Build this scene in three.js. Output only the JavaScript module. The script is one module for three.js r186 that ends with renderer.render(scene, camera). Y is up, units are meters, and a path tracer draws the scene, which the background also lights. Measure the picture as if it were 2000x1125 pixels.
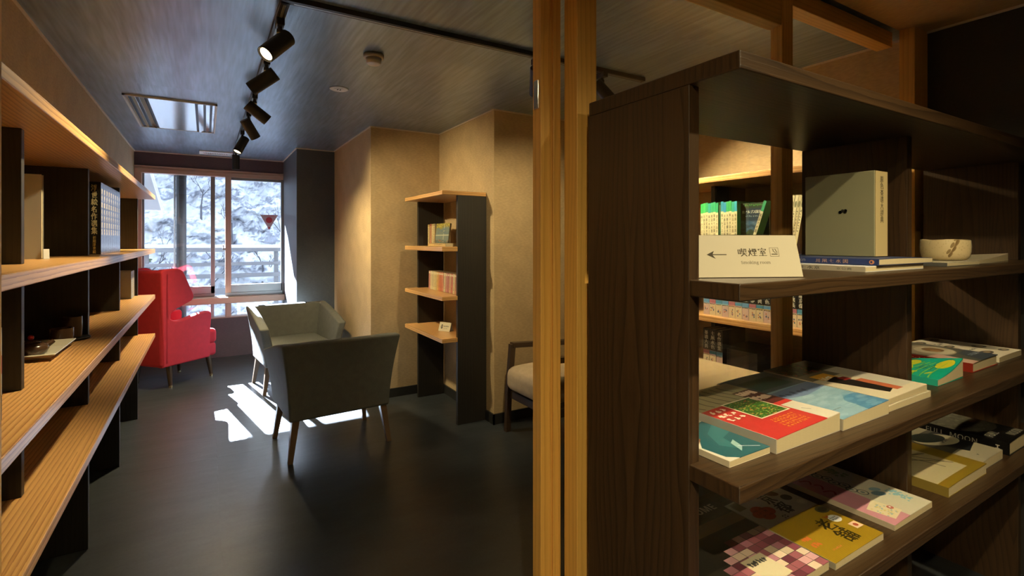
import * as THREE from 'three';
import { RoundedBoxGeometry } from 'three/addons/geometries/RoundedBoxGeometry.js';
import { mergeGeometries, mergeVertices } from 'three/addons/utils/BufferGeometryUtils.js';
import { createNoise2D, createNoise3D } from 'simplex-noise';

// ---------------------------------------------------------------- camera, sky, sun, exposure
const scene = new THREE.Scene();
const EYE = 1.35, YAW = Math.atan(598 / 990);
const camera = new THREE.PerspectiveCamera(2 * Math.atan(562.5 / 990) * 180 / Math.PI, 2000 / 1125, 0.05, 200);
camera.position.set(0, EYE, 0);
camera.lookAt(Math.sin(YAW), EYE, -Math.cos(YAW));
camera.setViewOffset(2000, 1125, 0, 93.5, 2000, 1125);
scene.add(camera);

const renderer = new THREE.WebGLRenderer({ antialias: true });
renderer.toneMapping = THREE.LinearToneMapping;
renderer.toneMappingExposure = 1.0;
renderer.shadowMap.enabled = true;

scene.background = new THREE.Color().setRGB(1.88, 2.4, 3.3);        // bright winter sky
const sun = new THREE.DirectionalLight(new THREE.Color().setRGB(0.82, 0.97, 1.18), 250);
sun.position.set(-0.172 * 10, 0.57 * 10, -10 - 5);
sun.target.position.set(0, 0, -5);
sun.castShadow = true;
Object.assign(sun.shadow.camera, { left: -12, right: 12, top: 12, bottom: -12, near: 0.1, far: 60 });
scene.add(sun, sun.target);
const WARM = new THREE.Color().setRGB(1, 0.81, 0.45);

// ---------------------------------------------------------------- helpers
let seed = 7;
const rnd = () => { seed = (seed * 1664525 + 1013904223) >>> 0; return seed / 4294967296; };
const rr = (a, b) => a + (b - a) * rnd();
const n2 = createNoise2D(rnd), n3 = createNoise3D(rnd);
const taken = new Map();
const numbered = (n) => { const k = taken.get(n) ?? 0; taken.set(n, k + 1); return k ? n + '_' + String(k).padStart(3, '0') : n; };
const V = (x, y, z) => new THREE.Vector3(x, y, z);

function mesh(name, geo, mat, parent = scene) {
  const g = Array.isArray(geo) ? merge(geo) : geo;
  const m = new THREE.Mesh(g, mat);
  m.name = parent === scene ? numbered(name) : name;
  m.castShadow = m.receiveShadow = true;
  parent.add(m);
  return m;
}
function merge(list) {
  return mergeGeometries(list.map((g) => {
    const o = g.index ? g.toNonIndexed() : g;
    for (const k of Object.keys(o.attributes)) if (!['position', 'normal', 'uv'].includes(k)) o.deleteAttribute(k);
    if (!o.attributes.uv) o.setAttribute('uv', new THREE.BufferAttribute(new Float32Array(o.attributes.position.count * 2), 2));
    return o;
  }));
}
function thing(name, label, category, pos = [0, 0, 0], turn = 0, group) {
  const o = new THREE.Group();
  o.name = numbered(name); scene.add(o);
  o.position.set(...pos); o.rotation.y = turn;
  o.userData = { label, category };
  if (group) o.userData.group = group;
  return o;
}
function tag(o, label, category, group) { o.userData.label = label; o.userData.category = category; if (group) o.userData.group = group; return o; }
function struct(o, label) { o.userData.kind = 'structure'; if (label) o.userData.label = label; return o; }
function setting(name, label) { const o = new THREE.Group(); o.name = numbered(name); scene.add(o); return struct(o, label); }

// uv in metres: u runs along the grain axis
function uvm(g, grain = 'x', su = 1, sv = 1, off) {
  const p = g.attributes.position, n = g.attributes.normal, uv = new Float32Array(p.count * 2), ou = off ?? rnd() * 3, ov = off ?? rnd() * 3;
  const gi = 'xyz'.indexOf(grain);
  for (let i = 0; i < p.count; i++) {
    const a = [Math.abs(n.getX(i)), Math.abs(n.getY(i)), Math.abs(n.getZ(i))], c = [p.getX(i), p.getY(i), p.getZ(i)];
    const d = a[0] > a[1] && a[0] > a[2] ? 0 : a[1] > a[2] ? 1 : 2;
    let ui = gi; if (ui === d) ui = (gi + 1) % 3;
    const vi = 3 - d - ui;
    uv[2 * i] = (c[ui] + ou) / su; uv[2 * i + 1] = (c[vi] + ov) / sv;
  }
  g.setAttribute('uv', new THREE.BufferAttribute(uv, 2));
  return g;
}
function bx(x0, x1, y0, y1, z0, z1, r = 0, grain = 'x') {
  const w = x1 - x0, h = y1 - y0, d = z1 - z0;
  const g = r ? new RoundedBoxGeometry(w, h, d, 1, Math.min(r, w / 2.01, h / 2.01, d / 2.01)) : new THREE.BoxGeometry(w, h, d).toNonIndexed();
  g.translate((x0 + x1) / 2, (y0 + y1) / 2, (z0 + z1) / 2);
  return uvm(g, grain);
}
// soft rounded, subdivided box that can be bent
function soft(w, h, d, r, n = 8, bend, grain = 'y') {
  const g = new THREE.BoxGeometry(1, 1, 1, n, n, n);
  const p = g.attributes.position, H = [w / 2, h / 2, d / 2];
  const map = (t, L) => { const s = Math.sign(t), a = Math.abs(t) * 2, k = Math.min(r / L, 0.5); return s * (a < 0.6 ? a / 0.6 * (1 - k) : 1 - k + (a - 0.6) / 0.4 * k) * L; };
  const v = V();
  for (let i = 0; i < p.count; i++) {
    v.set(map(p.getX(i), H[0]), map(p.getY(i), H[1]), map(p.getZ(i), H[2]));
    const c = V(THREE.MathUtils.clamp(v.x, -H[0] + r, H[0] - r), THREE.MathUtils.clamp(v.y, -H[1] + r, H[1] - r), THREE.MathUtils.clamp(v.z, -H[2] + r, H[2] - r));
    const e = v.clone().sub(c); if (e.length() > 1e-6) { e.setLength(r); v.copy(c).add(e); }
    if (bend) bend(v);
    p.setXYZ(i, v.x, v.y, v.z);
  }
  g.deleteAttribute('uv'); g.deleteAttribute('normal');
  const m = mergeVertices(g, 1e-5); m.computeVertexNormals();
  return uvm(m, grain);
}
const cyl = (r0, r1, h, x = 0, y = 0, z = 0, seg = 24) => { const g = new THREE.CylinderGeometry(r1, r0, h, seg); g.translate(x, y + h / 2, z); return g; };
function tube(points, r, seg = 24, rad = 8) { return new THREE.TubeGeometry(new THREE.CatmullRomCurve3(points.map((p) => V(...p))), seg, r, rad); }
function rod(a, b, r0, r1 = r0, seg = 8) {   // tapered round bar between two points
  const A = V(...a), B = V(...b), g = new THREE.CylinderGeometry(r1, r0, A.distanceTo(B), seg);
  g.applyQuaternion(new THREE.Quaternion().setFromUnitVectors(V(0, 1, 0), B.clone().sub(A).normalize()));
  g.translate((A.x + B.x) / 2, (A.y + B.y) / 2, (A.z + B.z) / 2);
  return g;
}

// ---------------------------------------------------------------- textures
function data(w, h, f, srgb = true) {
  const d = new Uint8Array(w * h * 4);
  for (let y = 0; y < h; y++) for (let x = 0; x < w; x++) { const c = f(x / w, y / h); for (let k = 0; k < 3; k++) d[(y * w + x) * 4 + k] = Math.max(0, Math.min(255, (Array.isArray(c) ? c[k] : c) * 255)); d[(y * w + x) * 4 + 3] = 255; }
  const t = new THREE.DataTexture(d, w, h); t.magFilter = THREE.LinearFilter; t.minFilter = THREE.LinearFilter;
  t.wrapS = t.wrapT = THREE.MirroredRepeatWrapping; if (srgb) t.colorSpace = THREE.SRGBColorSpace; t.needsUpdate = true;
  return t;
}
const fbm = (x, y, o = 4) => { let s = 0, a = 0.5; for (let i = 0; i < o; i++) { s += a * n2(x, y); x = x * 2.03 + 11; y = y * 2.03 + 5; a *= 0.5; } return s; };
// growth rings cut lengthwise: u along the grain (1.6 m), v across (0.4 m)
function grain(u, v, lines, wild) {
  const x = u * 1.6, y = v * 0.4;
  const w = y * lines + wild * n2(x * 0.55, y * 5) * 3 + wild * n2(x * 2.2 + 7, y * 12) * 0.7;
  const ring = w - Math.floor(w), late = Math.pow(ring, 3.2);
  const fib = 0.5 + 0.5 * n2(x * 9, y * 420), fib2 = 0.5 + 0.5 * n2(x * 3 + 40, y * 160), board = n2(x * 0.6 + 3, Math.floor(y / 0.13) * 7.3);
  return { late, fib, fib2, board };
}
const mix = (a, b, t) => a.map((q, i) => q + (b[i] - q) * t);
function woodMap(light, dark, lines, wild, amt) {
  return data(1024, 512, (u, v) => { const k = grain(u, v, lines, wild); const c = mix(light, dark, amt * (0.75 * k.late + 0.18 * k.fib + 0.12 * k.fib2)); const b = 1 + 0.07 * k.board; return c.map((q) => q * b / 255); });
}
const woodBump = data(1024, 512, (u, v) => { const k = grain(u, v, 75, 0.16); return 0.35 + 0.4 * k.late + 0.25 * k.fib; }, false);
const WOODUV = (m) => { for (const k of ['map', 'bumpMap']) if (m[k]) { m[k].repeat.set(1 / 1.6, 1 / 0.4); } return m; };
const M = {};
const std = (o) => new THREE.MeshStandardMaterial(o);
const lin = (r, g, b) => new THREE.Color().setRGB(r, g, b);
M.cedar = WOODUV(std({ map: woodMap([226, 180, 118], [150, 98, 50], 75, 0.16, 1), bumpMap: woodBump, bumpScale: 0.0003, roughness: 0.314 }));
M.frame = WOODUV(std({ map: woodMap([232, 182, 94], [198, 146, 66], 60, 0.25, 0.8), bumpMap: woodBump, bumpScale: 0.0003, roughness: 0.45 }));
M.dark = WOODUV(std({ map: woodMap([70, 51, 32], [44, 31, 19], 55, 0.8, 1), bumpMap: woodBump, bumpScale: 0.0005, roughness: 0.38 }));
M.black = WOODUV(std({ map: woodMap([44, 40, 36], [28, 25, 22], 60, 0.4, 1), bumpMap: woodBump, bumpScale: 0.0002, roughness: 0.5 }));
M.winFrame = WOODUV(std({ map: woodMap([196, 168, 146], [160, 126, 104], 60, 0.25, 0.8), roughness: 0.45 }));
M.darkWood = std({ color: lin(0.045, 0.026, 0.014), roughness: 0.4 });
M.oak = WOODUV(std({ map: woodMap([150, 122, 90], [96, 72, 48], 90, 0.3, 1), roughness: 0.5 }));
M.legWood = std({ color: lin(0.16, 0.10, 0.055), roughness: 0.45 });
const weave = data(256, 256, (u, v) => 0.5 + 0.22 * Math.sin(u * Math.PI * 2 * 40 + 1.5 * n2(v * 9, u * 40)) + 0.2 * n2(u * 90, v * 22) + 0.1 * n2(u * 160, v * 160), false);
const tiled = (t, s) => { const c = t.clone(); c.wrapS = c.wrapT = THREE.RepeatWrapping; c.repeat.set(1 / s, 1 / s); c.needsUpdate = true; return c; };
const paperTone = data(512, 512, (u, v) => { const k = 0.93 + 0.05 * fbm(u * 6, v * 6) + 0.04 * n2(u * 150, v * 40); return [k, k, k]; });
const wallMat = (r, g, b, rough = 0.75, bs = 0.0005) => std({ color: lin(r, g, b), map: tiled(paperTone, 1.7), bumpMap: tiled(weave, 0.3), bumpScale: bs, roughness: rough });
M.beige = wallMat(0.53, 0.385, 0.21);
M.plum = wallMat(0.10, 0.062, 0.062, 0.6);
M.pillar = wallMat(0.085, 0.092, 0.10, 0.5);
M.blackWall = wallMat(0.03, 0.027, 0.024, 0.6);
M.hallWall = wallMat(0.42, 0.29, 0.15);
const streak = data(1024, 1024, (u, v) => { const k = 0.5 + 0.3 * n2(u * 90, v * 5) + 0.2 * n2(u * 210, v * 9) + 0.15 * n2(u * 30, v * 2.5); return [k, k, k]; }, false);
const streakCol = data(512, 512, (u, v) => { const k = 0.9 + 0.07 * n2(u * 60, v * 4) + 0.05 * n2(u * 140, v * 8) + 0.05 * fbm(u * 3, v * 3); return [k, k, k]; });
M.ceiling = new THREE.MeshPhysicalMaterial({ color: lin(0.33, 0.43, 0.54), metalness: 0.5, map: tiled(streakCol, 2.2), bumpMap: tiled(streak, 2.2), bumpScale: 0.0003, roughness: 0.31 });
M.hallCeil = std({ color: lin(0.6, 0.37, 0.16), map: tiled(paperTone, 2), roughness: 0.6 });
const floorBump = data(1024, 1024, (u, v) => 0.5 + 0.34 * fbm(u * 5, v * 12, 3) + 0.05 * n2(u * 40, v * 14), false);
const floorCol = data(1024, 1024, (u, v) => { const k = 0.86 + 0.16 * fbm(u * 5, v * 9, 5) + 0.05 * n2(u * 120, v * 120); return [k, k * 1.0, k]; });
M.floor = new THREE.MeshPhysicalMaterial({ ior: 1.65, color: lin(0.046, 0.053, 0.061), map: tiled(floorCol, 2.4), bumpMap: tiled(floorBump, 2.4), bumpScale: 0.0022, roughness: 0.33 });
M.bead = std({ color: lin(0.62, 0.52, 0.40), roughness: 0.5 });
M.blackBase = std({ color: lin(0.02, 0.02, 0.02), roughness: 0.4 });
M.glass = new THREE.MeshPhysicalMaterial({ color: 0xffffff, transmission: 1, thickness: 0, roughness: 0, ior: 1.5 });
M.blackMetal = std({ color: lin(0.018, 0.018, 0.019), roughness: 0.45, metalness: 0.2 });
M.alu = std({ color: lin(0.30, 0.31, 0.31), roughness: 0.4, metalness: 0.6 });
M.chrome = std({ color: lin(0.8, 0.8, 0.82), roughness: 0.12, metalness: 1 });
M.brass = std({ color: lin(0.75, 0.6, 0.38), roughness: 0.25, metalness: 1 });
M.white = std({ color: lin(0.72, 0.72, 0.70), roughness: 0.5 });
M.paper = std({ color: lin(0.66, 0.6, 0.46), roughness: 0.85 });
const pageLines = data(64, 256, (u, v) => { const k = 0.86 + 0.14 * n2(u * 2, v * 150); return [k, k * 0.97, k * 0.88]; });
pageLines.wrapS = pageLines.wrapT = THREE.RepeatWrapping; pageLines.repeat.set(4, 18);
M.pages = std({ color: lin(0.72, 0.66, 0.52), map: pageLines, roughness: 0.85 });

// lettering: brush strokes of each character on a 100 x 100 field
const GLYPH = {
  浮: '12,12 22,22|6,36 17,45|6,92 24,60|82,8 40,18|42,26 48,38|60,22 63,36|84,20 74,38|40,48 80,48 62,62 62,88 52,92|32,70 94,70',
  世: '5,38 95,38|28,12 28,88 92,88|52,10 52,66 76,66|76,10 76,66',
  絵: '24,8 10,28 24,32|36,20 10,50 38,46|24,50 24,92|12,62 6,82|36,60 42,76|70,8 46,40|70,8 96,40|60,38 82,38|48,56 94,56|68,56 52,86 86,82|80,70 94,92',
  名: '42,8 14,44|36,22 74,22 10,70|34,34 52,48|36,58 36,92|36,58 80,58 80,92|36,88 80,88',
  作: '30,8 6,48|20,32 20,94|54,8 38,44|48,26 94,26|62,26 62,94|62,46 90,46|62,68 90,68',
  選: '10,12 20,24|4,44 20,44 14,74 30,88 96,90|34,10 54,10 54,22 36,22 36,32 56,32|64,10 86,10 86,22 66,22 66,32 90,32|34,46 92,46|50,36 50,64|74,36 74,64|30,64 96,64|50,68 38,80|74,68 88,80',
  集: '32,4 10,32|26,18 26,58|56,4 48,16|26,18 88,18|26,30 82,30|26,42 82,42|26,56 92,56|56,18 56,56|6,70 96,70|50,58 50,98|48,70 12,94|52,70 90,94',
  初: '22,6 30,16|8,28 40,28 10,64|24,48 24,94|26,48 42,60|38,36 30,46|48,22 90,22 86,86 74,82|64,22 42,92',
  期: '6,20 52,20|16,8 16,66|42,8 42,66|16,36 42,36|16,50 42,50|4,66 54,66|20,70 8,90|38,70 50,88|62,12 62,60 54,94|62,12 90,12 90,92 80,88|62,36 90,36|62,60 90,60',
  喫: '6,24 6,70|6,24 26,24 26,70|6,66 26,66|34,18 58,18|34,30 58,30|32,44 60,40|46,8 46,52|64,14 92,14 90,46 82,44|76,14 64,50|32,64 96,64|64,52 60,76 34,96|64,66 94,96',
  煙: '10,34 14,52|38,30 30,48|24,10 24,54 6,94|26,58 38,82|46,14 96,14|62,14 62,44|80,14 80,44|50,26 50,46 92,46 92,26 50,26|52,66 92,66|71,46 71,92|44,92 98,92',
  室: '50,4 50,14|10,28 10,16 90,16 86,28|24,36 78,36|50,36 30,54 74,52|66,44 80,58|22,70 80,70|50,58 50,92|8,92 94,92',
  原: '12,12 92,12|14,12 14,60 4,94|52,14 46,24|30,26 30,58|30,26 80,26 80,58|30,42 80,42|30,56 80,56|55,58 55,94 46,90|38,66 24,86|72,66 88,84',
  色: '36,4 12,34|32,18 66,18 54,34|18,36 18,86 92,88 92,72|18,36 80,36 80,62 18,62|48,36 48,62',
  茶: '6,20 94,20|30,8 30,32|70,8 70,32|50,28 8,58|50,28 92,58|22,62 78,62|50,46 50,96|36,70 18,88|64,70 82,88',
  道: '10,12 20,24|4,44 20,44 14,74 30,88 96,90|46,6 52,16|78,4 70,16|32,20 96,20|62,20 56,32|42,32 42,76|42,32 84,32 84,76|42,46 84,46|42,60 84,60|42,74 84,74',
  大: '8,34 92,34|50,6 48,40 10,94|52,40 92,94',
  辞: '42,8 12,18|4,36 50,36|28,12 28,60|12,60 12,92|12,60 46,60 46,92|12,88 46,88|74,4 74,16|54,18 96,18|64,22 68,38|88,22 82,38|52,42 98,42|54,64 96,64|75,42 75,96',
  典: '18,16 18,68|18,16 82,16 82,68|18,42 82,42|40,6 40,68|60,6 60,68|4,68 96,68|34,74 14,94|66,74 88,94',
  京: '50,4 50,16|8,18 92,18|26,32 26,56|26,32 74,32 74,56|26,54 74,54|50,56 50,94 40,90|30,66 14,88|68,66 86,88',
  都: '12,18 50,18|30,6 30,36|4,36 58,36|52,12 6,60|20,52 20,94|20,52 50,52 50,94|20,72 50,72|20,90 50,90|64,10 64,96|64,10 92,10 78,40 92,62 74,72',
  老: '20,18 70,18|44,6 44,38|6,38 92,38|84,10 10,70|34,58 34,88 88,90 88,76|76,52 36,72',
  舗: '24,4 4,28|24,4 46,26|12,30 40,30|26,30 26,58|8,44 44,44|12,60 12,92|12,60 40,60 40,92|12,88 40,88|50,18 98,18|84,4 92,12|54,36 54,96|54,36 92,36 92,92 84,90|54,54 92,54|54,72 92,72|73,6 73,94',
  南: '8,18 92,18|50,4 50,34|14,34 14,96|14,34 86,34 86,94 76,90|36,42 42,54|64,42 56,54|28,58 72,58|24,74 76,74|50,58 50,94',
  ア: '12,20 86,20 60,46|48,36 44,66 22,92', ル: '28,16 28,56 8,88|58,10 58,86 94,54', プ: '10,24 80,24 70,60 30,92|84,8 94,8 94,18 84,18 84,8', ス: '14,20 78,20 56,56 8,90|56,56 92,90',
  国: '10,8 10,96|10,8 90,8 90,96|10,90 90,90|30,28 70,28|32,50 68,50|28,74 74,74|50,28 50,74|60,60 68,68', 立: '50,4 50,18|14,24 86,24|30,36 38,74|70,34 60,76|6,86 94,86',
  公: '38,8 10,46|60,8 92,46|46,48 22,86 76,82|64,62 86,94', 園: '10,8 10,96|10,8 90,8 90,96|10,90 90,90|30,22 70,22|50,14 50,34|22,34 78,34|36,44 36,56 64,56 64,44 36,44|50,56 26,82|50,58 78,82',
  川: '22,12 22,60 10,92|50,14 50,84|78,10 78,94', 風: '14,10 14,60 4,94|14,10 82,10 84,76 96,90|30,26 68,24|34,40 34,62 64,62 64,40 34,40|50,28 50,82|30,84 72,80', 七: '8,48 92,36|42,8 42,84 90,86', 水: '50,6 50,92 40,88|12,34 38,34 10,80|86,22 60,44|54,44 92,86',
};
function kanji(g, text, x, y, s, o = {}) {
  const { color = '#111', w = 9, down = true, gap = 1.06, serif = true } = o;
  g.save(); g.strokeStyle = color; g.lineCap = 'round'; g.lineJoin = 'round';
  for (const ch of text) {
    if (GLYPH[ch]) for (const st of GLYPH[ch].split('|')) {
      const p = st.split(' ').map((q) => q.split(',').map(Number));
      for (let i = 0; i + 1 < p.length; i++) {
        const flat = Math.abs(p[i][1] - p[i + 1][1]) < 0.35 * Math.abs(p[i][0] - p[i + 1][0]);
        g.lineWidth = (serif && flat ? w * 0.55 : w) * s / 100;
        g.beginPath(); g.moveTo(x + p[i][0] * s / 100, y + p[i][1] * s / 100); g.lineTo(x + p[i + 1][0] * s / 100, y + p[i + 1][1] * s / 100); g.stroke();
      }
    }
    if (down) y += s * gap; else x += s * gap;
  }
  g.restore();
}
function canvas(w, h, draw) {
  const c = document.createElement('canvas'); c.width = w; c.height = h;
  const g = c.getContext('2d'); draw(g, w, h);
  const t = new THREE.CanvasTexture(c); t.colorSpace = THREE.SRGBColorSpace; t.magFilter = THREE.LinearFilter; return t;
}
const fill = (g, c, x, y, w, h) => { g.fillStyle = c; g.fillRect(x, y, w, h); };
const poly = (g, c, pts) => { g.fillStyle = c; g.beginPath(); pts.forEach((p, i) => (i ? g.lineTo(...p) : g.moveTo(...p))); g.closePath(); g.fill(); };
const ell = (g, c, x, y, a, b, r = 0) => { g.fillStyle = c; g.beginPath(); g.ellipse(x, y, a, b, r, 0, 7); g.fill(); };
function marks(g, c, x, y, w, h, rows, cols) { g.strokeStyle = c; g.lineWidth = Math.max(1, h / rows * 0.22); for (let r = 0; r < rows; r++) for (let k = 0; k < cols; k++) { const X = x + k * w / cols, Y = y + r * h / rows, W = w / cols * 0.7, Hh = h / rows * 0.7; g.beginPath(); for (let q = 0; q < 4; q++) { g.moveTo(X + rnd() * W, Y + rnd() * Hh); g.lineTo(X + rnd() * W, Y + rnd() * Hh); } g.stroke(); } }
const printed = (t, rough = 0.4) => std({ map: t, roughness: rough });
const flat = (r, g, b, rough = 0.5) => std({ color: lin(r, g, b), roughness: rough });
// uv 0..1 over a box: which axes carry u and v (with sign)
function uvFit(g, ua, us, va, vs) {
  g.computeBoundingBox(); const b = g.boundingBox, p = g.attributes.position, uv = new Float32Array(p.count * 2), get = { x: 'getX', y: 'getY', z: 'getZ' };
  for (let i = 0; i < p.count; i++) { let u = (p[get[ua]](i) - b.min[ua]) / (b.max[ua] - b.min[ua]), v = (p[get[va]](i) - b.min[va]) / (b.max[va] - b.min[va]); uv[2 * i] = us > 0 ? u : 1 - u; uv[2 * i + 1] = vs > 0 ? v : 1 - v; }
  g.setAttribute('uv', new THREE.BufferAttribute(uv, 2)); return g;
}

// ---------------------------------------------------------------- the room
const CE = 2.31, HC = 2.30;
struct(mesh('floor', bx(-1.7, 3.0, -0.1, 0, -6.9, 2.0, 0, 'x'), M.floor), 'dark glossy trowelled floor');
struct(mesh('ceiling', bx(-0.8, 3.0, CE, CE + 0.1, -6.9, -1.0, 0, 'x'), M.ceiling), 'dark silvery grey papered ceiling of the lounge');
struct(mesh('wall_left', bx(-0.8, -0.658, 0, CE, -6.9, -1.06, 0, 'y'), M.beige), 'beige papered wall above the long wall bookshelf');
struct(mesh('wall_pillar', bx(0.81, 1.3, 0, CE, -6.9, -5.68, 0, 'y'), M.pillar), 'dark grey pillar beside the window');
struct(mesh('wall_alcove', bx(1.19, 1.95, 0, CE, -5.68, -4.27, 0, 'y'), M.beige), 'beige wall corner beside the alcove');
struct(mesh('wall_projection', bx(1.81, 3.0, 0, CE, -4.27, -3.25, 0, 'y'), M.beige), 'beige wall behind the alcove bookshelf and the wooden armchair');
struct(mesh('wall_right', bx(2.85, 3.0, 0, CE, -3.25, -1.06, 0, 'y'), M.beige), 'beige wall behind the inner bookshelf');
struct(mesh('wall_window', [bx(-0.8, 0.81, 2.156, CE, -6.9, -6.74, 0, 'y'), bx(-0.8, 0.81, 0, 0.45, -6.9, -6.74, 0, 'y')], M.plum), 'dark plum papered wall above and below the window');
// hall, where the camera stands
struct(mesh('ceiling_hall', bx(-1.7, 3.0, HC, HC + 0.1, -1.06, 2.0, 0, 'x'), M.hallCeil), 'brown hall ceiling');
struct(mesh('wall_hall_right', bx(2.82, 3.0, 0, HC, -1.06, 2.0, 0, 'y'), M.blackWall), 'black wall at the right end of the dark shelf');
struct(mesh('wall_hall_back', bx(-1.7, 3.0, 0, HC, 1.9, 2.0, 0, 'y'), M.hallWall));
struct(mesh('wall_hall_left', bx(-1.7, -1.6, 0, HC, -1.06, 2.0, 0, 'y'), M.hallWall));
// ceiling beads
let tn = 0;
const trim = (list, mat, label) => struct(mesh('trim_' + (++tn), list, mat), label);
const b = 0.009, c0 = CE - b;
trim([bx(-0.658, -0.658 + b, c0, CE, -6.74, -1.06), bx(-0.658, 0.81, c0, CE, -6.74, -6.74 + b), bx(0.81 - b, 0.81, c0, CE, -6.74, -5.68), bx(0.81 - b, 1.19, c0, CE, -5.68, -5.68 + b), bx(1.19 - b, 1.19, c0, CE, -5.68, -4.27),
  bx(1.19 - b, 1.81, c0, CE, -4.27, -4.27 + b), bx(1.81 - b, 1.81, c0, CE, -4.27, -3.25), bx(1.81 - b, 2.85, c0, CE, -3.25, -3.25 + b), bx(2.85 - b, 2.85, c0, CE, -3.25, -1.06)], M.bead, 'thin pale bead along the top of the walls');
trim([bx(2.82 - b, 2.82, HC - b, HC, -1.0, 1.9)], M.bead, 'thin pale bead on top of the black wall');
struct(mesh('baseboard_alcove', [bx(1.178, 1.19, 0, 0.075, -5.68, -4.258), bx(1.178, 1.81, 0, 0.075, -4.27, -4.258), bx(1.798, 1.81, 0, 0.075, -4.27, -3.238), bx(1.798, 2.85, 0, 0.075, -3.25, -3.238)], M.blackBase), 'black skirting along the beige walls');

// timber and glass partition between hall and lounge
{
  const p = setting('wall_partition', 'orange timber partition with fixed glass panes');
  mesh('panel', bx(-1.6, -0.325, 0, HC, -1.06, -1.0, 0, 'y'), M.hallWall, p);
  mesh('jamb', bx(-0.325, -0.265, 0, HC, -1.06, -1.0, 0.003, 'y'), M.frame, p);
  mesh('post', bx(0.794, 0.858, 0, HC, -1.054, -1.0, 0.003, 'y'), M.frame, p);
  mesh('post', bx(1.675, 1.739, 0, HC, -1.03, -0.998, 0.003, 'y'), M.frame, p);
  mesh('post', bx(2.69, 2.85, 0, HC, -1.06, -1.0, 0.003, 'y'), M.frame, p);
  mesh('header', bx(-0.265, 1.675, 2.08, HC, -1.05, -1.0, 0.003, 'x'), M.frame, p);
  mesh('header', bx(1.739, 2.69, 2.232, HC, -1.15, -1.085, 0.003, 'x'), M.frame, p);
  mesh('bottom_rail', bx(0.858, 1.675, 0, 0.08, -1.03, -1.0, 0.003, 'x'), M.frame, p);
  mesh('bottom_rail', bx(1.739, 2.69, 0, 0.08, -1.03, -1.0, 0.003, 'x'), M.frame, p);
  mesh('glass_pane', bx(0.858, 1.675, 0.08, 2.08, -1.018, -1.014), M.glass, p).castShadow = false;
  const d = setting('door_1', 'sliding glass door with timber stile, pushed open to the right');
  mesh('stile', [bx(0.739, 0.770, 0.01, 2.19, -1.118, -1.08, 0.002, 'y'), bx(0.770, 0.779, 0.01, 2.19, -1.118, -1.088, 0, 'y'), bx(0.779, 0.803, 0.01, 2.19, -1.118, -1.08, 0.002, 'y')], M.frame, d);
  mesh('stile', bx(1.80, 1.868, 0.01, 2.19, -1.118, -1.08, 0.002, 'y'), M.frame, d);
  mesh('rail', bx(0.803, 1.80, 2.13, 2.19, -1.118, -1.08, 0.002, 'x'), M.frame, d);
  mesh('rail', bx(0.803, 1.80, 0.01, 0.10, -1.118, -1.08, 0.002, 'x'), M.frame, d);
  mesh('glass_pane', bx(0.803, 1.80, 0.10, 2.13, -1.101, -1.097), M.glass, d);
  mesh('latch_plate', bx(0.7335, 0.7395, 1.69, 1.765, -1.106, -1.085, 0.002), M.chrome, d).userData.label = 'silver latch plate';
}

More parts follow.
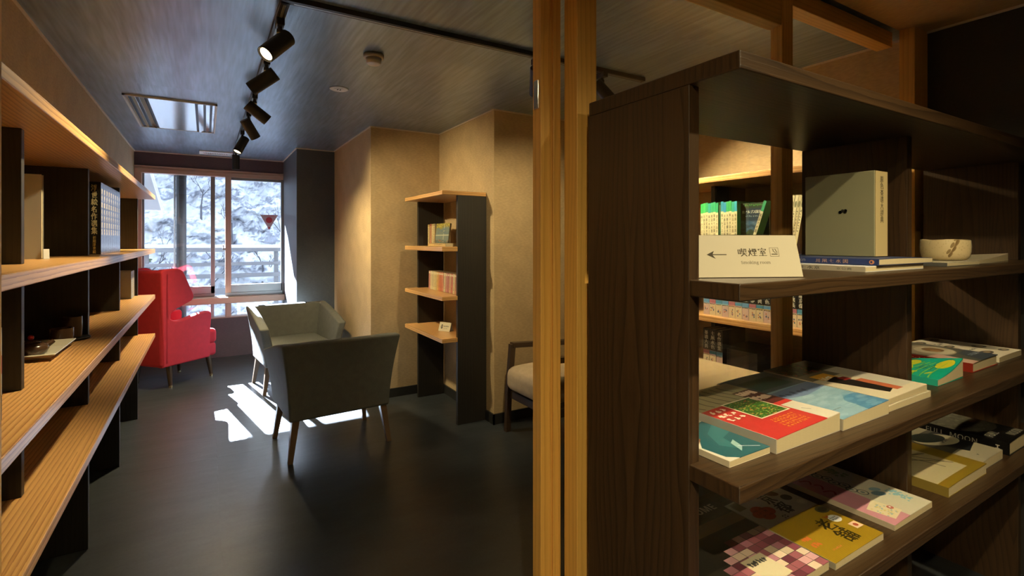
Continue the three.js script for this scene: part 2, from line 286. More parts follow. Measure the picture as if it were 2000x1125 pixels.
// ---------------------------------------------------------------- window at the far end
{
  const w = setting('window_1', 'wide timber window over a ledge, looking out on the snow');
  const zf = -6.735, zb = -6.83;
  mesh('frame_head', [bx(-0.657, 0.81, 2.082, 2.156, zb, zf, 0.003), bx(-0.657, 0.81, 2.118, 2.128, zf, zf + 0.008), bx(-0.657, 0.81, 2.146, 2.156, zf, zf + 0.012)], M.winFrame, w);
  mesh('jamb', bx(-0.657, -0.592, 0.45, 2.082, zb, zf, 0.003, 'y'), M.winFrame, w);
  mesh('jamb', bx(0.80, 0.81, 0.45, 2.082, zb, zf, 0.003, 'y'), M.alu, w);
  mesh('mullion', bx(0.193, 0.254, 0.72, 2.09, -6.79, zf + 0.004, 0.003, 'y'), M.winFrame, w);
  mesh('sash_stile', bx(0.048, 0.092, 0.72, 2.09, -6.86, -6.80, 0.003, 'y'), M.alu, w);
  mesh('sash_stile', bx(-0.592, -0.575, 0.72, 2.09, -6.86, -6.80, 0.002, 'y'), M.alu, w);
  mesh('sash_stile', bx(0.785, 0.80, 0.72, 2.09, -6.79, -6.745, 0.002, 'y'), M.alu, w);
  mesh('sash_rail', [bx(-0.592, 0.09, 0.735, 0.82, -6.86, -6.80, 0.003), bx(-0.592, 0.09, 0.70, 0.735, -6.85, -6.79, 0.003)], M.alu, w);
  mesh('sash_rail', [bx(0.193, 0.80, 0.735, 0.83, -6.79, -6.745, 0.003), bx(0.193, 0.80, 0.70, 0.74, -6.8, -6.73, 0.003)], M.alu, w);
  mesh('sash_rail', bx(0.254, 0.80, 2.052, 2.085, -6.79, -6.745, 0.003), M.alu, w);
  mesh('glass_pane', bx(-0.575, 0.048, 0.82, 2.085, -6.832, -6.828), M.glass, w);
  mesh('glass_pane', bx(0.254, 0.785, 0.83, 2.052, -6.770, -6.766), M.glass, w);
  mesh('glass_pane', bx(0.092, 0.193, 0.82, 2.085, -6.832, -6.828), M.glass, w);
  mesh('glass_pane', bx(-0.592, 0.193, 0.46, 0.63, -6.802, -6.798), M.glass, w);
  mesh('glass_pane', bx(0.254, 0.80, 0.46, 0.63, -6.802, -6.798), M.glass, w);
  mesh('mullion', bx(0.193, 0.254, 0.45, 0.63, -6.82, zf, 0.003, 'y'), M.winFrame, w);
  mesh('mullion', bx(0.048, 0.082, 0.45, 0.63, -6.82, -6.76, 0.003, 'y'), M.alu, w);
  mesh('latch', [bx(0.165, 0.193, 1.235, 1.262, -6.775, -6.745, 0.004), rod([0.178, 1.25, -6.75], [0.172, 1.30, -6.74], 0.006)], M.alu, w);
  const tri = (k, z0, dz) => { const s = new THREE.Shape(); s.moveTo(-0.098 * k, 0.09 * k); s.lineTo(0.098 * k, 0.09 * k); s.lineTo(0, -0.092 * k); s.closePath(); const g = new THREE.ExtrudeGeometry(s, { depth: dz, bevelEnabled: false }); g.translate(0.655, 1.565, z0); return g; };
  const stk = mesh('warning_sticker', tri(1, -6.7655, 0.0012), flat(0.55, 0.38, 0.38), w); stk.userData.label = 'triangular pinkish warning sticker';
  const tip = new THREE.Shape(); tip.moveTo(-0.018, -0.058); tip.lineTo(0.018, -0.058); tip.lineTo(0, -0.09);
  const tg = new THREE.ExtrudeGeometry(tip, { depth: 0.0008, bevelEnabled: false }); tg.translate(0.655, 1.565, -6.7643);
  const disc = new THREE.CylinderGeometry(0.036, 0.036, 0.0008, 20); disc.rotateX(Math.PI / 2); disc.translate(0.655, 1.592, -6.7641);
  mesh('sticker_emblem', [tg, disc, bx(0.60, 0.71, 1.642, 1.648, -6.7645, -6.7637)], flat(0.5, 0.05, 0.06), stk);
  mesh('sill', bx(-0.657, 0.81, 0.45, 0.462, -6.9, -6.728, 0.003), M.winFrame, w);
  const l = trim([bx(-0.657, 0.81, 0.63, 0.70, -6.86, -6.60, 0.006)], M.winFrame, 'timber ledge running along the window');
}

// ---------------------------------------------------------------- outdoors
const snowMat = std({ vertexColors: true, color: 0xffffff, roughness: 0.9 });
const rockAt = (x, s) => fbm(x * 0.9 + 4, s * 1.5 + 2, 5) + 0.55 * fbm(x * 3.1, s * 6.5 + 9, 4);
const hillAt = (x, s) => {
  const r = rockAt(x, s), ledge = 0.55 * fbm(x * 0.5 + 9, s * 0.6, 3) + 0.16 * fbm(x * 1.7, s * 2.6, 4) + 0.05 * fbm(x * 7, s * 9, 3);
  return [x, s * 0.8 + 0.12 * fbm(x * 2 + 3, s * 2, 3), -13.2 - s * 0.72 + ledge * 1.6 + 0.14 * Math.max(0, r)];
};
{
  // hillside: fine mesh where the window looks, coarser beyond
  const NX = 330, NY = 300, pos = [], col = [], idx = [];
  const spread = (t, c, half, far) => { const a = (t - 0.5) * 2; return c + half * a + far * Math.sign(a) * Math.max(0, Math.abs(a) - 0.72) ** 2 * 12.7; };
  for (let j = 0; j <= NY; j++) for (let i = 0; i <= NX; i++) {
    const x = spread(i / NX, 0.6, 3.4, 15), s = j / NY < 0.8 ? -1.6 + j / NY / 0.8 * 7 : 5.4 + ((j / NY - 0.8) / 0.2) ** 2 * 6;
    const r = rockAt(x, s);
    pos.push(...hillAt(x, s));
    const t = THREE.MathUtils.smoothstep(r + 0.35 * fbm(x * 9, s * 12, 3), 0.12, 0.34), k = 0.5 + 0.5 * n2(x * 22, s * 30);
    const rock = [0.16 + 0.1 * k, 0.165 + 0.1 * k, 0.19 + 0.1 * k], snow = [0.66, 0.67, 0.68];
    const c = mix(snow, rock, t * 0.85); col.push(...c);
  }
  for (let j = 0; j < NY; j++) for (let i = 0; i < NX; i++) { const a = j * (NX + 1) + i; idx.push(a, a + 1, a + NX + 2, a, a + NX + 2, a + NX + 1); }
  const g = new THREE.BufferGeometry();
  g.setAttribute('position', new THREE.Float32BufferAttribute(pos, 3)); g.setAttribute('color', new THREE.Float32BufferAttribute(col, 3)); g.setIndex(idx); g.computeVertexNormals();
  tag(mesh('snowy_hillside', g, snowMat), 'steep snow covered rocky hillside beyond the railing', 'hillside');
  const G = new THREE.PlaneGeometry(40, 7, 80, 14); G.rotateX(-Math.PI / 2); G.translate(0, -1.25, -12);
  const gp = G.attributes.position; for (let i = 0; i < gp.count; i++) gp.setY(i, gp.getY(i) + 0.2 * fbm(gp.getX(i) * 0.5, gp.getZ(i) * 0.5)); G.computeVertexNormals();
  tag(mesh('snow_ground', G, flat(0.8, 0.81, 0.83, 0.9)), 'snow on the ground at the foot of the hillside', 'snow');
  tag(mesh('snowy_deck', bx(-3.5, 4.5, 0.05, 0.2, -8.44, -6.91, 0.03), flat(0.82, 0.83, 0.85, 0.9)), 'snow covered deck just outside the window', 'deck');
}
{ // railing
  const r = thing('deck_railing', 'grey timber railing with snow on its top rail outside the window', 'railing', [0.4, 0.2, -8.5]);
  const wood = flat(0.17, 0.175, 0.185, 0.8);
  for (const [y0, y1] of [[0.98, 1.035], [0.775, 0.825], [0.60, 0.66], [0.36, 0.45]]) mesh('rail', bx(-3.6, 3.8, y0, y1, -0.03, 0.03, 0.005), wood, r);
  for (const x of [-2.7, -1.1, 0.525, 2.1, 3.6]) mesh('post', bx(x - 0.03, x + 0.03, 0, 1.0, -0.075, -0.032, 0.005, 'y'), wood, r);
  mesh('snow_cap', soft(7.4, 0.05, 0.09, 0.024, 10, (v) => { v.y += 1.058 + 0.006 * Math.sin(v.x * 9); v.x += 0.1; }), flat(0.82, 0.83, 0.85, 0.9), r);
}
{ // drainpipe post
  const q = thing('drain_pipe', 'black glossy drainpipe standing outside the left window pane', 'pipe', [-0.25, 0.2, -7.2]);
  mesh('pipe', cyl(0.052, 0.052, 2.1, 0, 0, 0, 28), std({ color: lin(0.02, 0.022, 0.024), roughness: 0.45 }), q);
  mesh('side_pipe', cyl(0.011, 0.011, 2.1, -0.066, 0, 0.01, 12), M.alu, q);
  for (const y of [0.75, 1.9]) mesh('bracket', cyl(0.055, 0.055, 0.03, 0, y, 0, 28), M.blackMetal, q);
}
{ // eave over the window and the neighbouring canopy
  struct(mesh('roof_eave', bx(-3.5, 4.5, 2.3, 2.42, -7.96, -6.9, 0.01), flat(0.3, 0.28, 0.26, 0.8)), 'eave above the window');
  const s = new THREE.Shape(); s.moveTo(-1.5, 1.735); s.lineTo(-0.485, 1.735); s.lineTo(-0.615, 2.26); s.lineTo(-1.5, 2.26); s.closePath();
  const cg = new THREE.ExtrudeGeometry(s, { depth: 0.05, bevelEnabled: true, bevelSize: 0.006, bevelThickness: 0.006, bevelSegments: 1 }); cg.translate(1.0, -1.735, -0.025);
  const k = thing('snow_canopy', 'pale sloping canopy edge outside the top left of the window', 'canopy', [-1.0, 1.735, -8.03]);
  mesh('panel', cg, flat(0.42, 0.44, 0.46, 0.6), k);
  mesh('edge_strip', [rod([0.52, 0.0, 0.03], [0.39, 0.52, 0.03], 0.018), rod([-0.5, 0.0, 0.03], [0.52, 0.0, 0.03], 0.008)], flat(0.85, 0.86, 0.88, 0.6), k);
  for (const x of [-0.4, 0.2]) mesh('hanger', rod([x, 0.52, 0], [x, 0.567, 0.12], 0.012), M.alu, k);
}
// bare shrubs and saplings growing on the slope
{
  const bark = flat(0.10, 0.095, 0.10, 0.9);
  const grow = (list, a, dir, len, r, depth) => {
    const bnd = V(a.x + dir.x * len, a.y + dir.y * len, a.z + dir.z * len);
    list.push(rod(a.toArray(), bnd.toArray(), r, r * 0.65, 5));
    if (depth <= 0) return;
    const k = depth > 2 ? 2 : 3;
    for (let i = 0; i < k; i++) { const d = dir.clone().add(V(rr(-0.75, 0.75), rr(-0.15, 0.5), rr(0.0, 0.5))).normalize(); grow(list, a.clone().lerp(bnd, rr(0.55, 1)), d, len * rr(0.55, 0.8), r * 0.6, depth - 1); }
  };
  const spots = [[-1.05, 0.35, -12.6, 0.75, 'bare twiggy shrub low on the slope at the left window pane'], [-0.55, -0.3, -12.4, 0.8, 'bare shrub behind the railing beside the black pipe'], [0.1, 0.1, -12.7, 0.7, 'bare forked shrub behind the railing in the middle pane'], [0.55, 1.1, -13.9, 0.6, 'thin sapling high on the slope above the window latch'],
    [1.15, 0.2, -12.7, 0.55, 'bare shrub on the slope left of the railing post'], [1.75, 1.0, -13.6, 0.75, 'bare sapling on the slope behind the triangular sticker'], [-0.1, 1.9, -14.9, 0.7, 'slender sapling at the top of the middle pane'], [2.1, -0.2, -12.5, 0.7, 'bare shrub at the right edge of the window']];
  spots.forEach(([x, y, z, len, label], i) => {
    const t = thing('bare_shrub', label, 'shrub', hillAt(x, y / 0.8), 0, 'bare shrubs on the hillside');
    const tr = [], br = [];
    grow(br, V(0, len * 0.5, 0), V(rr(-0.3, 0.3), 1, 0.1).normalize(), len * 0.6, 0.018, 4);
    if (i !== 3 && i !== 6) grow(br, V(0, len * 0.3, 0), V(rr(-0.9, 0.9), 0.8, 0.1).normalize(), len * 0.6, 0.016, 4);
    tr.push(rod([0, -0.06, -0.03], [0, len * 0.55, 0], 0.028, 0.02, 7));
    mesh('trunk', tr, bark, t); mesh('branches', br, bark, t);
  });
  const e = thing('evergreen_shrub', 'small dark green shrub behind the railing at the left pane', 'shrub', hillAt(-1.3, 0.75));
  const lv = []; for (let i = 0; i < 160; i++) { const g = new THREE.SphereGeometry(rr(0.02, 0.045), 5, 3); g.scale(1.6, 0.6, 1); g.translate(rr(-0.28, 0.28) * Math.sqrt(rnd()), rr(0, 0.35), rr(-0.15, 0.15)); lv.push(g); }
  mesh('foliage', lv, flat(0.07, 0.13, 0.08, 0.8), e); mesh('stem', rod([0, -0.06, -0.03], [0, 0.1, 0], 0.025, 0.015), bark, e);
}

// ---------------------------------------------------------------- ceiling fittings
{
  const f = thing('ceiling_unit', 'recessed rectangular ceiling unit with mirrored panel and slots on both sides', 'ceiling unit', [-0.2, CE, -4.69]);
  const x0 = -0.27, x1 = 0.27, z0 = -0.545, z1 = 0.545;
  mesh('frame', [bx(x0, x1, -0.012, 0, z0, z0 + 0.012), bx(x0, x1, -0.012, 0, z1 - 0.012, z1), bx(x0, x0 + 0.012, -0.012, 0, z0, z1), bx(x1 - 0.012, x1, -0.012, 0, z0, z1)], M.white, f);
  mesh('backing', bx(x0 + 0.01, x1 - 0.01, -0.003, 0, z0 + 0.01, z1 - 0.01), M.blackMetal, f);
  mesh('mirror_panel', bx(-0.135, 0.135, -0.010, -0.003, z0 + 0.012, z1 - 0.012, 0.002), std({ color: lin(0.82, 0.83, 0.85), roughness: 0.16, metalness: 1 }), f);
  for (const s of [-1, 1]) for (const [a, c] of [[0.15, 0.185], [0.20, 0.225], [0.24, 0.256]]) {
    const g = bx(-(c - a) / 2, (c - a) / 2, -0.0015, 0.0015, z0 + 0.014, z1 - 0.014); g.rotateZ(s * 0.35); g.translate(s * (a + c) / 2, -0.009, 0);
    mesh('louvre', g, M.chrome, f);
  }
}
{
  const v = thing('ceiling_vent', 'white slotted air vent in the ceiling above the window', 'vent', [0.125, CE, -6.44]);
  mesh('frame', [bx(-0.185, 0.185, -0.014, 0, -0.11, -0.075, 0.003), bx(-0.185, 0.185, -0.014, 0, 0.04, 0.11, 0.003), bx(-0.185, -0.15, -0.014, 0, -0.075, 0.04), bx(0.15, 0.185, -0.014, 0, -0.075, 0.04)], M.white, v);
  mesh('backing', bx(-0.15, 0.15, -0.004, 0, -0.075, 0.04), M.blackMetal, v);
  for (let i = 0; i < 18; i++) mesh('slat', bx(-0.145 + i * 0.0168, -0.137 + i * 0.0168, -0.013, -0.004, -0.075, 0.04), M.white, v);
}
{
  const d = thing('smoke_detector', 'round beige smoke detector on the ceiling', 'smoke detector', [0.745, CE, -2.62]);
  const prof = [[0, -0.048], [0.03, -0.048], [0.036, -0.042], [0.037, -0.03], [0.05, -0.026], [0.052, -0.004], [0.052, 0]].map((p) => new THREE.Vector2(...p));
  mesh('base', new THREE.LatheGeometry([[0, -0.02], [0.05, -0.02], [0.052, -0.016], [0.052, 0], [0, 0]].map((p) => new THREE.Vector2(...p)), 32), flat(0.42, 0.36, 0.28, 0.5), d);
  mesh('head', new THREE.LatheGeometry([[0, -0.05], [0.03, -0.05], [0.037, -0.044], [0.04, -0.02], [0, -0.02]].map((p) => new THREE.Vector2(...p)), 32), flat(0.55, 0.5, 0.42, 0.4), d);
  const s = thing('ceiling_speaker', 'small flat white disc with two slots in the ceiling', 'ceiling disc', [0.722, CE, -3.315]);
  mesh('ring', new THREE.LatheGeometry([[0.028, -0.004], [0.05, -0.008], [0.056, -0.005], [0.058, 0], [0, 0]].map((p) => new THREE.Vector2(...p)), 32), M.white, s);
  mesh('disc', cyl(0.03, 0.028, 0.004, 0, -0.007, 0), M.white, s);
  for (const x of [-0.008, 0.008]) mesh('slot', bx(x - 0.004, x + 0.004, -0.0085, -0.006, -0.01, 0.01), M.blackMetal, s);
}
{
  const t = thing('light_track', 'black lighting track along the ceiling with a cross arm', 'lighting track', [0.27, CE, -2.17]);
  mesh('rail', bx(-0.018, 0.018, -0.022, 0, -4.3, 0, 0.002, 'z'), M.blackMetal, t);
  mesh('rail', bx(-0.018, 1.95, -0.022, 0, -0.018, 0.018, 0.002, 'x'), M.blackMetal, t);
  mesh('conductor_strip', [bx(-0.005, 0.005, -0.0235, -0.022, -4.28, -0.03), bx(0.03, 1.93, -0.0235, -0.022, -0.005, 0.005)], M.alu, t);
}
const lampGlow = (k) => std({ color: 0x000000, emissive: lin(1, 0.75, 0.4), emissiveIntensity: k });
function spot(at, aim, power, label, angle = 0.55, glow = 3) {
  const t = thing('track_spotlight', label, 'spotlight', [at[0], CE - 0.022, at[1]], 0, 'track spotlights');
  const A = V(0, -0.10, 0), dir = V(aim[0] - at[0], aim[1] - (CE - 0.13), aim[2] - at[1]).normalize();
  mesh('adapter', bx(-0.016, 0.016, -0.03, 0, -0.032, 0.032, 0.003), M.blackMetal, t);
  const stem = mesh('stem', [cyl(0.009, 0.009, 0.045, 0, -0.07, 0, 14), cyl(0.013, 0.013, 0.014, 0, -0.055, 0, 16)], M.blackMetal, t);
  mesh('collar', cyl(0.0135, 0.0135, 0.006, 0, -0.062, 0, 16), M.brass, stem);
  const q = new THREE.Quaternion().setFromUnitVectors(V(0, 1, 0), dir);
  const place = (g, o) => { g.applyQuaternion(q); g.translate(A.x + dir.x * o, A.y + dir.y * o, A.z + dir.z * o); return g; };
  const R = 0.036, L = 0.15, o0 = -0.055;
  const tubeG = new THREE.LatheGeometry([[0, 0], [R - 0.003, 0], [R, 0.003], [R, L], [R - 0.004, L], [R - 0.005, L - 0.012], [0.0, L - 0.012]].map((p) => new THREE.Vector2(...p)), 32);
  const body = mesh('body', place(tubeG, o0), M.blackMetal, t);
  mesh('lens', place(new THREE.CylinderGeometry(R - 0.008, R - 0.008, 0.003, 24), o0 + L - 0.009), lampGlow(glow), t);
  mesh('lens_ring', place(new THREE.TorusGeometry(R - 0.007, 0.0018, 8, 28).rotateX(Math.PI / 2), o0 + L - 0.006), M.chrome, body);
  const s = new THREE.SpotLight(WARM, power, 0, angle, 0.7, 2);
  s.position.copy(A).addScaledVector(dir, o0 + L + 0.006);
  s.target.position.copy(A).addScaledVector(dir, 2);
  s.castShadow = true; s.shadow.mapSize.set(1024, 1024);
  t.add(s, s.target); s.name = 'beam'; s.target.name = 'beam_target';
  return t;
}
spot([0.27, -2.36], [-0.62, 1.15, -1.9], 9, 'track spotlight nearest the camera, its glowing lens turned to the left shelf', 0.75, 12);
spot([0.27, -2.92], [-0.66, 1.45, -3.3], 8, 'second track spotlight, tilted left and away', 0.5);
spot([0.27, -3.66], [1.78, 1.1, -3.85], 7.5, 'third track spotlight, tilted right at the alcove bookshelf', 0.85);
spot([0.27, -4.2], [1.19, 0.75, -4.75], 8, 'fourth track spotlight, tilted right at the beige wall', 0.7);
spot([0.27, -4.95], [-0.45, 0.7, -4.62], 18, 'fifth track spotlight, small glowing lens turned down to the left', 0.85, 12);
spot([0.27, -6.05], [0.27, 0, -6.15], 4, 'last track spotlight, hanging straight down before the window', 0.5);
spot([1.46, -2.17], [2.1, 1.0, -3.25], 4.8, 'spotlight on the cross track just left of the timber stile', 0.8);
spot([1.9, -2.17], [2.6, 1.3, -1.75], 13, 'spotlight on the cross track aimed at the inner bookshelf', 0.8);
function downlight(x, z, power, label, angle) {
  const d = thing('downlight', label, 'downlight', [x, HC, z], 0, 'hall downlights');
  mesh('trim_ring', new THREE.TorusGeometry(0.045, 0.006, 10, 32).rotateX(Math.PI / 2), M.blackMetal, d);
  mesh('lens', cyl(0.04, 0.04, 0.004, 0, -0.005, 0), lampGlow(6), d);
  const s = new THREE.SpotLight(WARM, power, 0, angle, 0.8, 2); s.position.set(0, -0.012, 0); s.target.position.set(0, -2, 0); s.castShadow = true; s.shadow.mapSize.set(1024, 1024);
  s.name = 'beam'; s.target.name = 'beam_target'; d.add(s, s.target); return d;
}
downlight(1.2, 0.15, 12.5, 'recessed downlight in the hall ceiling in front of the dark shelf', 1.2);
downlight(-0.2, 0.5, 17, 'recessed downlight in the hall ceiling behind the viewer', 1.45);

// ---------------------------------------------------------------- bookshelves
{ // long shelf on the left wall
  const s = thing('wall_bookshelf', 'long cedar wall bookshelf with black dividers on the left wall', 'bookshelf', [-0.5, 0, -2.9]);
  const X0 = -0.155, X1 = 0.165, Z0 = -1.88, Z1 = 1.80;
  for (const [y0, y1] of [[0.60, 0.632], [0.898, 0.931], [1.250, 1.283], [1.662, 1.694]]) mesh('shelf_board', bx(X0, X1, y0, y1, Z0, Z1, 0.003, 'z'), M.cedar, s);
  for (const z of [0.97, 0.035, -0.905, -1.84]) for (const [y0, y1] of [[0, 0.60], [0.632, 0.898], [0.931, 1.250], [1.283, 1.662]]) mesh('divider', bx(X0, 0.06, y0, y1, z - 0.014, z + 0.014, 0.002, 'y'), M.black, s);
}
{ // alcove shelf
  const s = thing('alcove_bookshelf', 'narrow alcove bookshelf of timber boards between black panels', 'bookshelf', [1.63, 0, -3.78]);
  for (const [y0, y1] of [[0.607, 0.638], [0.912, 0.942], [1.268, 1.302], [1.678, 1.708]]) mesh('shelf_board', bx(-0.18, 0.178, y0, y1, -0.385, 0.41, 0.003, 'z'), M.cedar, s);
  mesh('side_panel', bx(-0.058, 0.179, 0, 1.678, 0.385, 0.413, 0.002, 'y'), M.black, s);
  mesh('side_panel', bx(-0.07, 0.166, 0, 1.678, -0.385, -0.357, 0.002, 'y'), M.black, s);
}
const RS = { y2: 1.273, y3: 0.915, y4: 0.616 };
{ // dark shelf in front
  const s = thing('dark_bookshelf', 'dark stained open bookshelf standing against the timber partition', 'bookshelf', [1.8, 0, -0.76]);
  for (const [y0, y1] of [[0.584, RS.y4], [0.883, RS.y3], [1.241, RS.y2], [1.652, 1.686]]) mesh('shelf_board', bx(0.803 - 1.8, 2.815 - 1.8, y0, y1, -0.206, 0.205, 0.003, 'x'), M.dark, s);
  mesh('divider', bx(0.801 - 1.8, 0.831 - 1.8, 0, 1.652, -0.206, 0.097, 0.002, 'y'), M.dark, s);
  for (const x of [1.735, 2.68]) for (const [y0, y1] of [[0, 0.584], [RS.y4, 0.883], [RS.y3, 1.241], [RS.y2, 1.652]]) mesh('divider', bx(x - 1.8, x - 1.8 + 0.03, y0, y1, -0.206, 0.097, 0.002, 'y'), M.dark, s);
}
{ // inner shelf behind the glass
  const s = thing('inner_bookshelf', 'honey coloured bookshelf on the right wall seen through the glass', 'bookshelf', [2.62, 0, -2.1]);
  for (const [y0, y1] of [[0.60, 0.632], [0.898, 0.931], [1.250, 1.283], [1.668, 1.70]]) mesh('shelf_board', bx(-0.24, 0.228, y0, y1, -0.35, 0.98, 0.003, 'z'), M.cedar, s);
  for (const z of [0.155, -0.33]) for (const [y0, y1] of [[0, 0.60], [0.632, 0.898], [0.931, 1.250], [1.283, 1.668]]) mesh('divider', bx(-0.06, 0.228, y0, y1, z - 0.014, z + 0.014, 0.002, 'y'), M.black, s);
}

// ---------------------------------------------------------------- seating and table
const fabricBump = data(256, 256, (u, v) => 0.5 + 0.25 * Math.sin(u * Math.PI * 2 * 50) * Math.sin(v * Math.PI * 2 * 50) + 0.25 * n2(u * 90, v * 90), false);
const cloth = (r, g, b, rough = 0.9) => new THREE.MeshPhysicalMaterial({ color: lin(r, g, b), map: tiled(paperTone, 0.5), bumpMap: tiled(fabricBump, 0.12), bumpScale: 0.0007, roughness: rough, sheen: 0.5, sheenRoughness: 0.6, sheenColor: lin(r * 2, g * 2, b * 2) });
M.charcoal = cloth(0.15, 0.155, 0.138);
M.red = cloth(0.5, 0.014, 0.03, 0.8);
M.beigeCloth = cloth(0.52, 0.40, 0.26);
function tubChair(label, pos, turn) {
  const t = thing('tub_armchair', label, 'armchair', pos, turn, 'charcoal armchairs facing each other');
  mesh('backrest', soft(0.72, 0.48, 0.085, 0.02, 12, (v) => { const k = (v.y + 0.24) / 0.48; v.x *= (0.63 + 0.11 * k ** 1.6) / 0.72; v.z += 0.235 + 0.065 * k ** 1.7 - 0.0425 + 0.02; v.y += 0.485; }), M.charcoal, t);
  for (const s of [-1, 1]) mesh('armrest', soft(0.075, 0.48, 0.56, 0.02, 12, (v) => { const k = (v.y + 0.24) / 0.48, f = (0.28 - v.z) / 0.56; v.x = s * (0.277 + 0.055 * k ** 1.6) + v.x; v.y = 0.245 + k * (0.48 - 0.135 * f ** 1.3); v.z += -0.03 - 0.05 * k * f + 0.03 * (1 - f) * k; }), M.charcoal, t);
  mesh('seat', soft(0.50, 0.17, 0.50, 0.03, 8, (v) => { v.y += 0.335 + 0.012 * Math.cos(v.x * 4); v.z -= 0.02; }), M.charcoal, t);
  mesh('seat_base', bx(-0.31, 0.31, 0.245, 0.27, -0.27, 0.25, 0.008), M.charcoal, t);
  for (const sx of [-1, 1]) for (const sz of [-1, 1]) {
    const g = new THREE.CylinderGeometry(0.03, 0.019, 0.25, 4, 1); g.rotateY(Math.PI / 4); g.translate(0, 0.125, 0);
    const p = g.attributes.position; for (let i = 0; i < p.count; i++) { const k = 1 - p.getY(i) / 0.25; p.setX(i, p.getX(i) + sx * (0.275 + 0.035 * k)); p.setZ(i, p.getZ(i) + sz * (0.215 + 0.03 * k)); }
    const gg = g.toNonIndexed(); gg.computeVertexNormals(); mesh('leg', gg, M.legWood, t);
  }
  return t;
}
tubChair('charcoal fabric armchair with its back to the camera', [0.728, 0, -3.575], 0.068);
tubChair('charcoal fabric armchair by the dark pillar, facing the camera', [0.72, 0, -5.16], Math.PI + 0.1);
{ // red wing chair
  const t = thing('wing_chair', 'red upholstered wing chair by the window, turned to the view', 'armchair', [-0.416, 0, -5.747], -Math.atan2(0.75, 0.66));
  const s = new THREE.Shape();
  s.moveTo(-0.07, 0.21); s.lineTo(-0.09, 1.05); s.quadraticCurveTo(-0.085, 1.07, -0.06, 1.07); s.lineTo(0.045, 1.073); s.quadraticCurveTo(0.10, 1.072, 0.122, 1.02); s.lineTo(0.208, 0.835);
  s.quadraticCurveTo(0.222, 0.80, 0.19, 0.782); s.lineTo(0.05, 0.728); s.bezierCurveTo(-0.05, 0.69, -0.06, 0.60, 0.06, 0.592); s.bezierCurveTo(0.16, 0.588, 0.22, 0.63, 0.385, 0.637); s.quadraticCurveTo(0.41, 0.635, 0.408, 0.60);
  s.lineTo(0.395, 0.45); s.lineTo(0.39, 0.21); s.closePath();
  for (const k of [-1, 1]) {
    const g = new THREE.ExtrudeGeometry(s, { depth: 0.035, bevelEnabled: true, bevelSize: 0.014, bevelThickness: 0.02, bevelSegments: 4, curveSegments: 10 });
    g.rotateY(Math.PI / 2); g.translate(k > 0 ? 0.175 : -0.21, 0, 0);
    mesh('wing_side', uvm(g, 'y'), M.red, t);
  }
  mesh('backrest', soft(0.46, 0.88, 0.10, 0.035, 10, (v) => { v.z += 0.045 + 0.01 * Math.cos(v.x * 6); v.y += 0.635; }), M.red, t);
  mesh('seat_base', soft(0.45, 0.13, 0.54, 0.03, 8, (v) => { v.y += 0.265; v.z -= 0.215; }), M.red, t);
  mesh('seat_cushion', soft(0.46, 0.15, 0.52, 0.045, 10, (v) => { if (v.z > -0.16) v.x *= 0.33 / 0.46; v.y += 0.39 + 0.01 * Math.cos(v.x * 5); v.z -= 0.235; }), M.red, t);
  for (const sx of [-1, 1]) for (const sz of [0, -0.41]) {
    const a = [sx * 0.19, 0.215, sz - 0.0], c = [sx * 0.21, 0.02, sz - (sz ? 0.02 : 0)];
    const lg = mesh('leg', rod(a, c, 0.028, 0.016, 12), M.darkWood, t);
    mesh('foot_cap', rod(c, [c[0] + sx * 0.002, 0, c[2]], 0.0165, 0.015, 12), M.brass, lg);
  }
}
{ // wooden armchair at the right
  const t = thing('wooden_armchair', 'dark wood armchair with beige seat, half hidden by the timber stile', 'armchair', [2.1, 0, -2.82]);   // faces -x
  mesh('seat', soft(0.56, 0.17, 0.50, 0.06, 10, (v) => { v.y += 0.375 + 0.02 * Math.cos(v.x * 4); v.x -= 0.03; }), M.beigeCloth, t);
  mesh('backrest', soft(0.10, 0.42, 0.50, 0.045, 10, (v) => { v.x += 0.255 + 0.18 * (v.y + 0.2) ** 1.0 * 0.5; v.y += 0.60; }), M.beigeCloth, t);
  mesh('seat_rail', [bx(-0.26, 0.27, 0.235, 0.29, -0.26, -0.225, 0.004), bx(-0.26, 0.27, 0.235, 0.29, 0.225, 0.26, 0.004), bx(-0.26, -0.225, 0.235, 0.29, -0.23, 0.23, 0.004), bx(0.235, 0.27, 0.235, 0.29, -0.23, 0.23, 0.004)], M.darkWood, t);
  for (const s of [-1, 1]) {
    const z = s * 0.265;
    const arm = [[-0.235, 0.62], [0.28, 0.59], [0.29, 0.555], [-0.195, 0.585], [-0.215, 0.62]];
    mesh('armrest', [rodBox([-0.238, 0.605, z], [0.29, 0.575, z], 0.034, 0.05)], M.darkWood, t);
    mesh('leg', [rodBox([-0.235, 0.61, z], [-0.265, 0.26, z], 0.04, 0.034), rodBox([-0.265, 0.27, z], [-0.275, 0, z], 0.036, 0.034)], M.darkWood, t);
    mesh('leg', rodBox([0.275, 0.59, z], [0.315, 0, z], 0.036, 0.034), M.darkWood, t);
  }
}
function rodBox(a, c, w, d) {
  const A = V(...a), B = V(...c), g = new THREE.BoxGeometry(w, A.distanceTo(B), d).toNonIndexed();
  g.applyQuaternion(new THREE.Quaternion().setFromUnitVectors(V(0, 1, 0), A.clone().sub(B).normalize())); g.translate((A.x + B.x) / 2, (A.y + B.y) / 2, (A.z + B.z) / 2); return g;
}
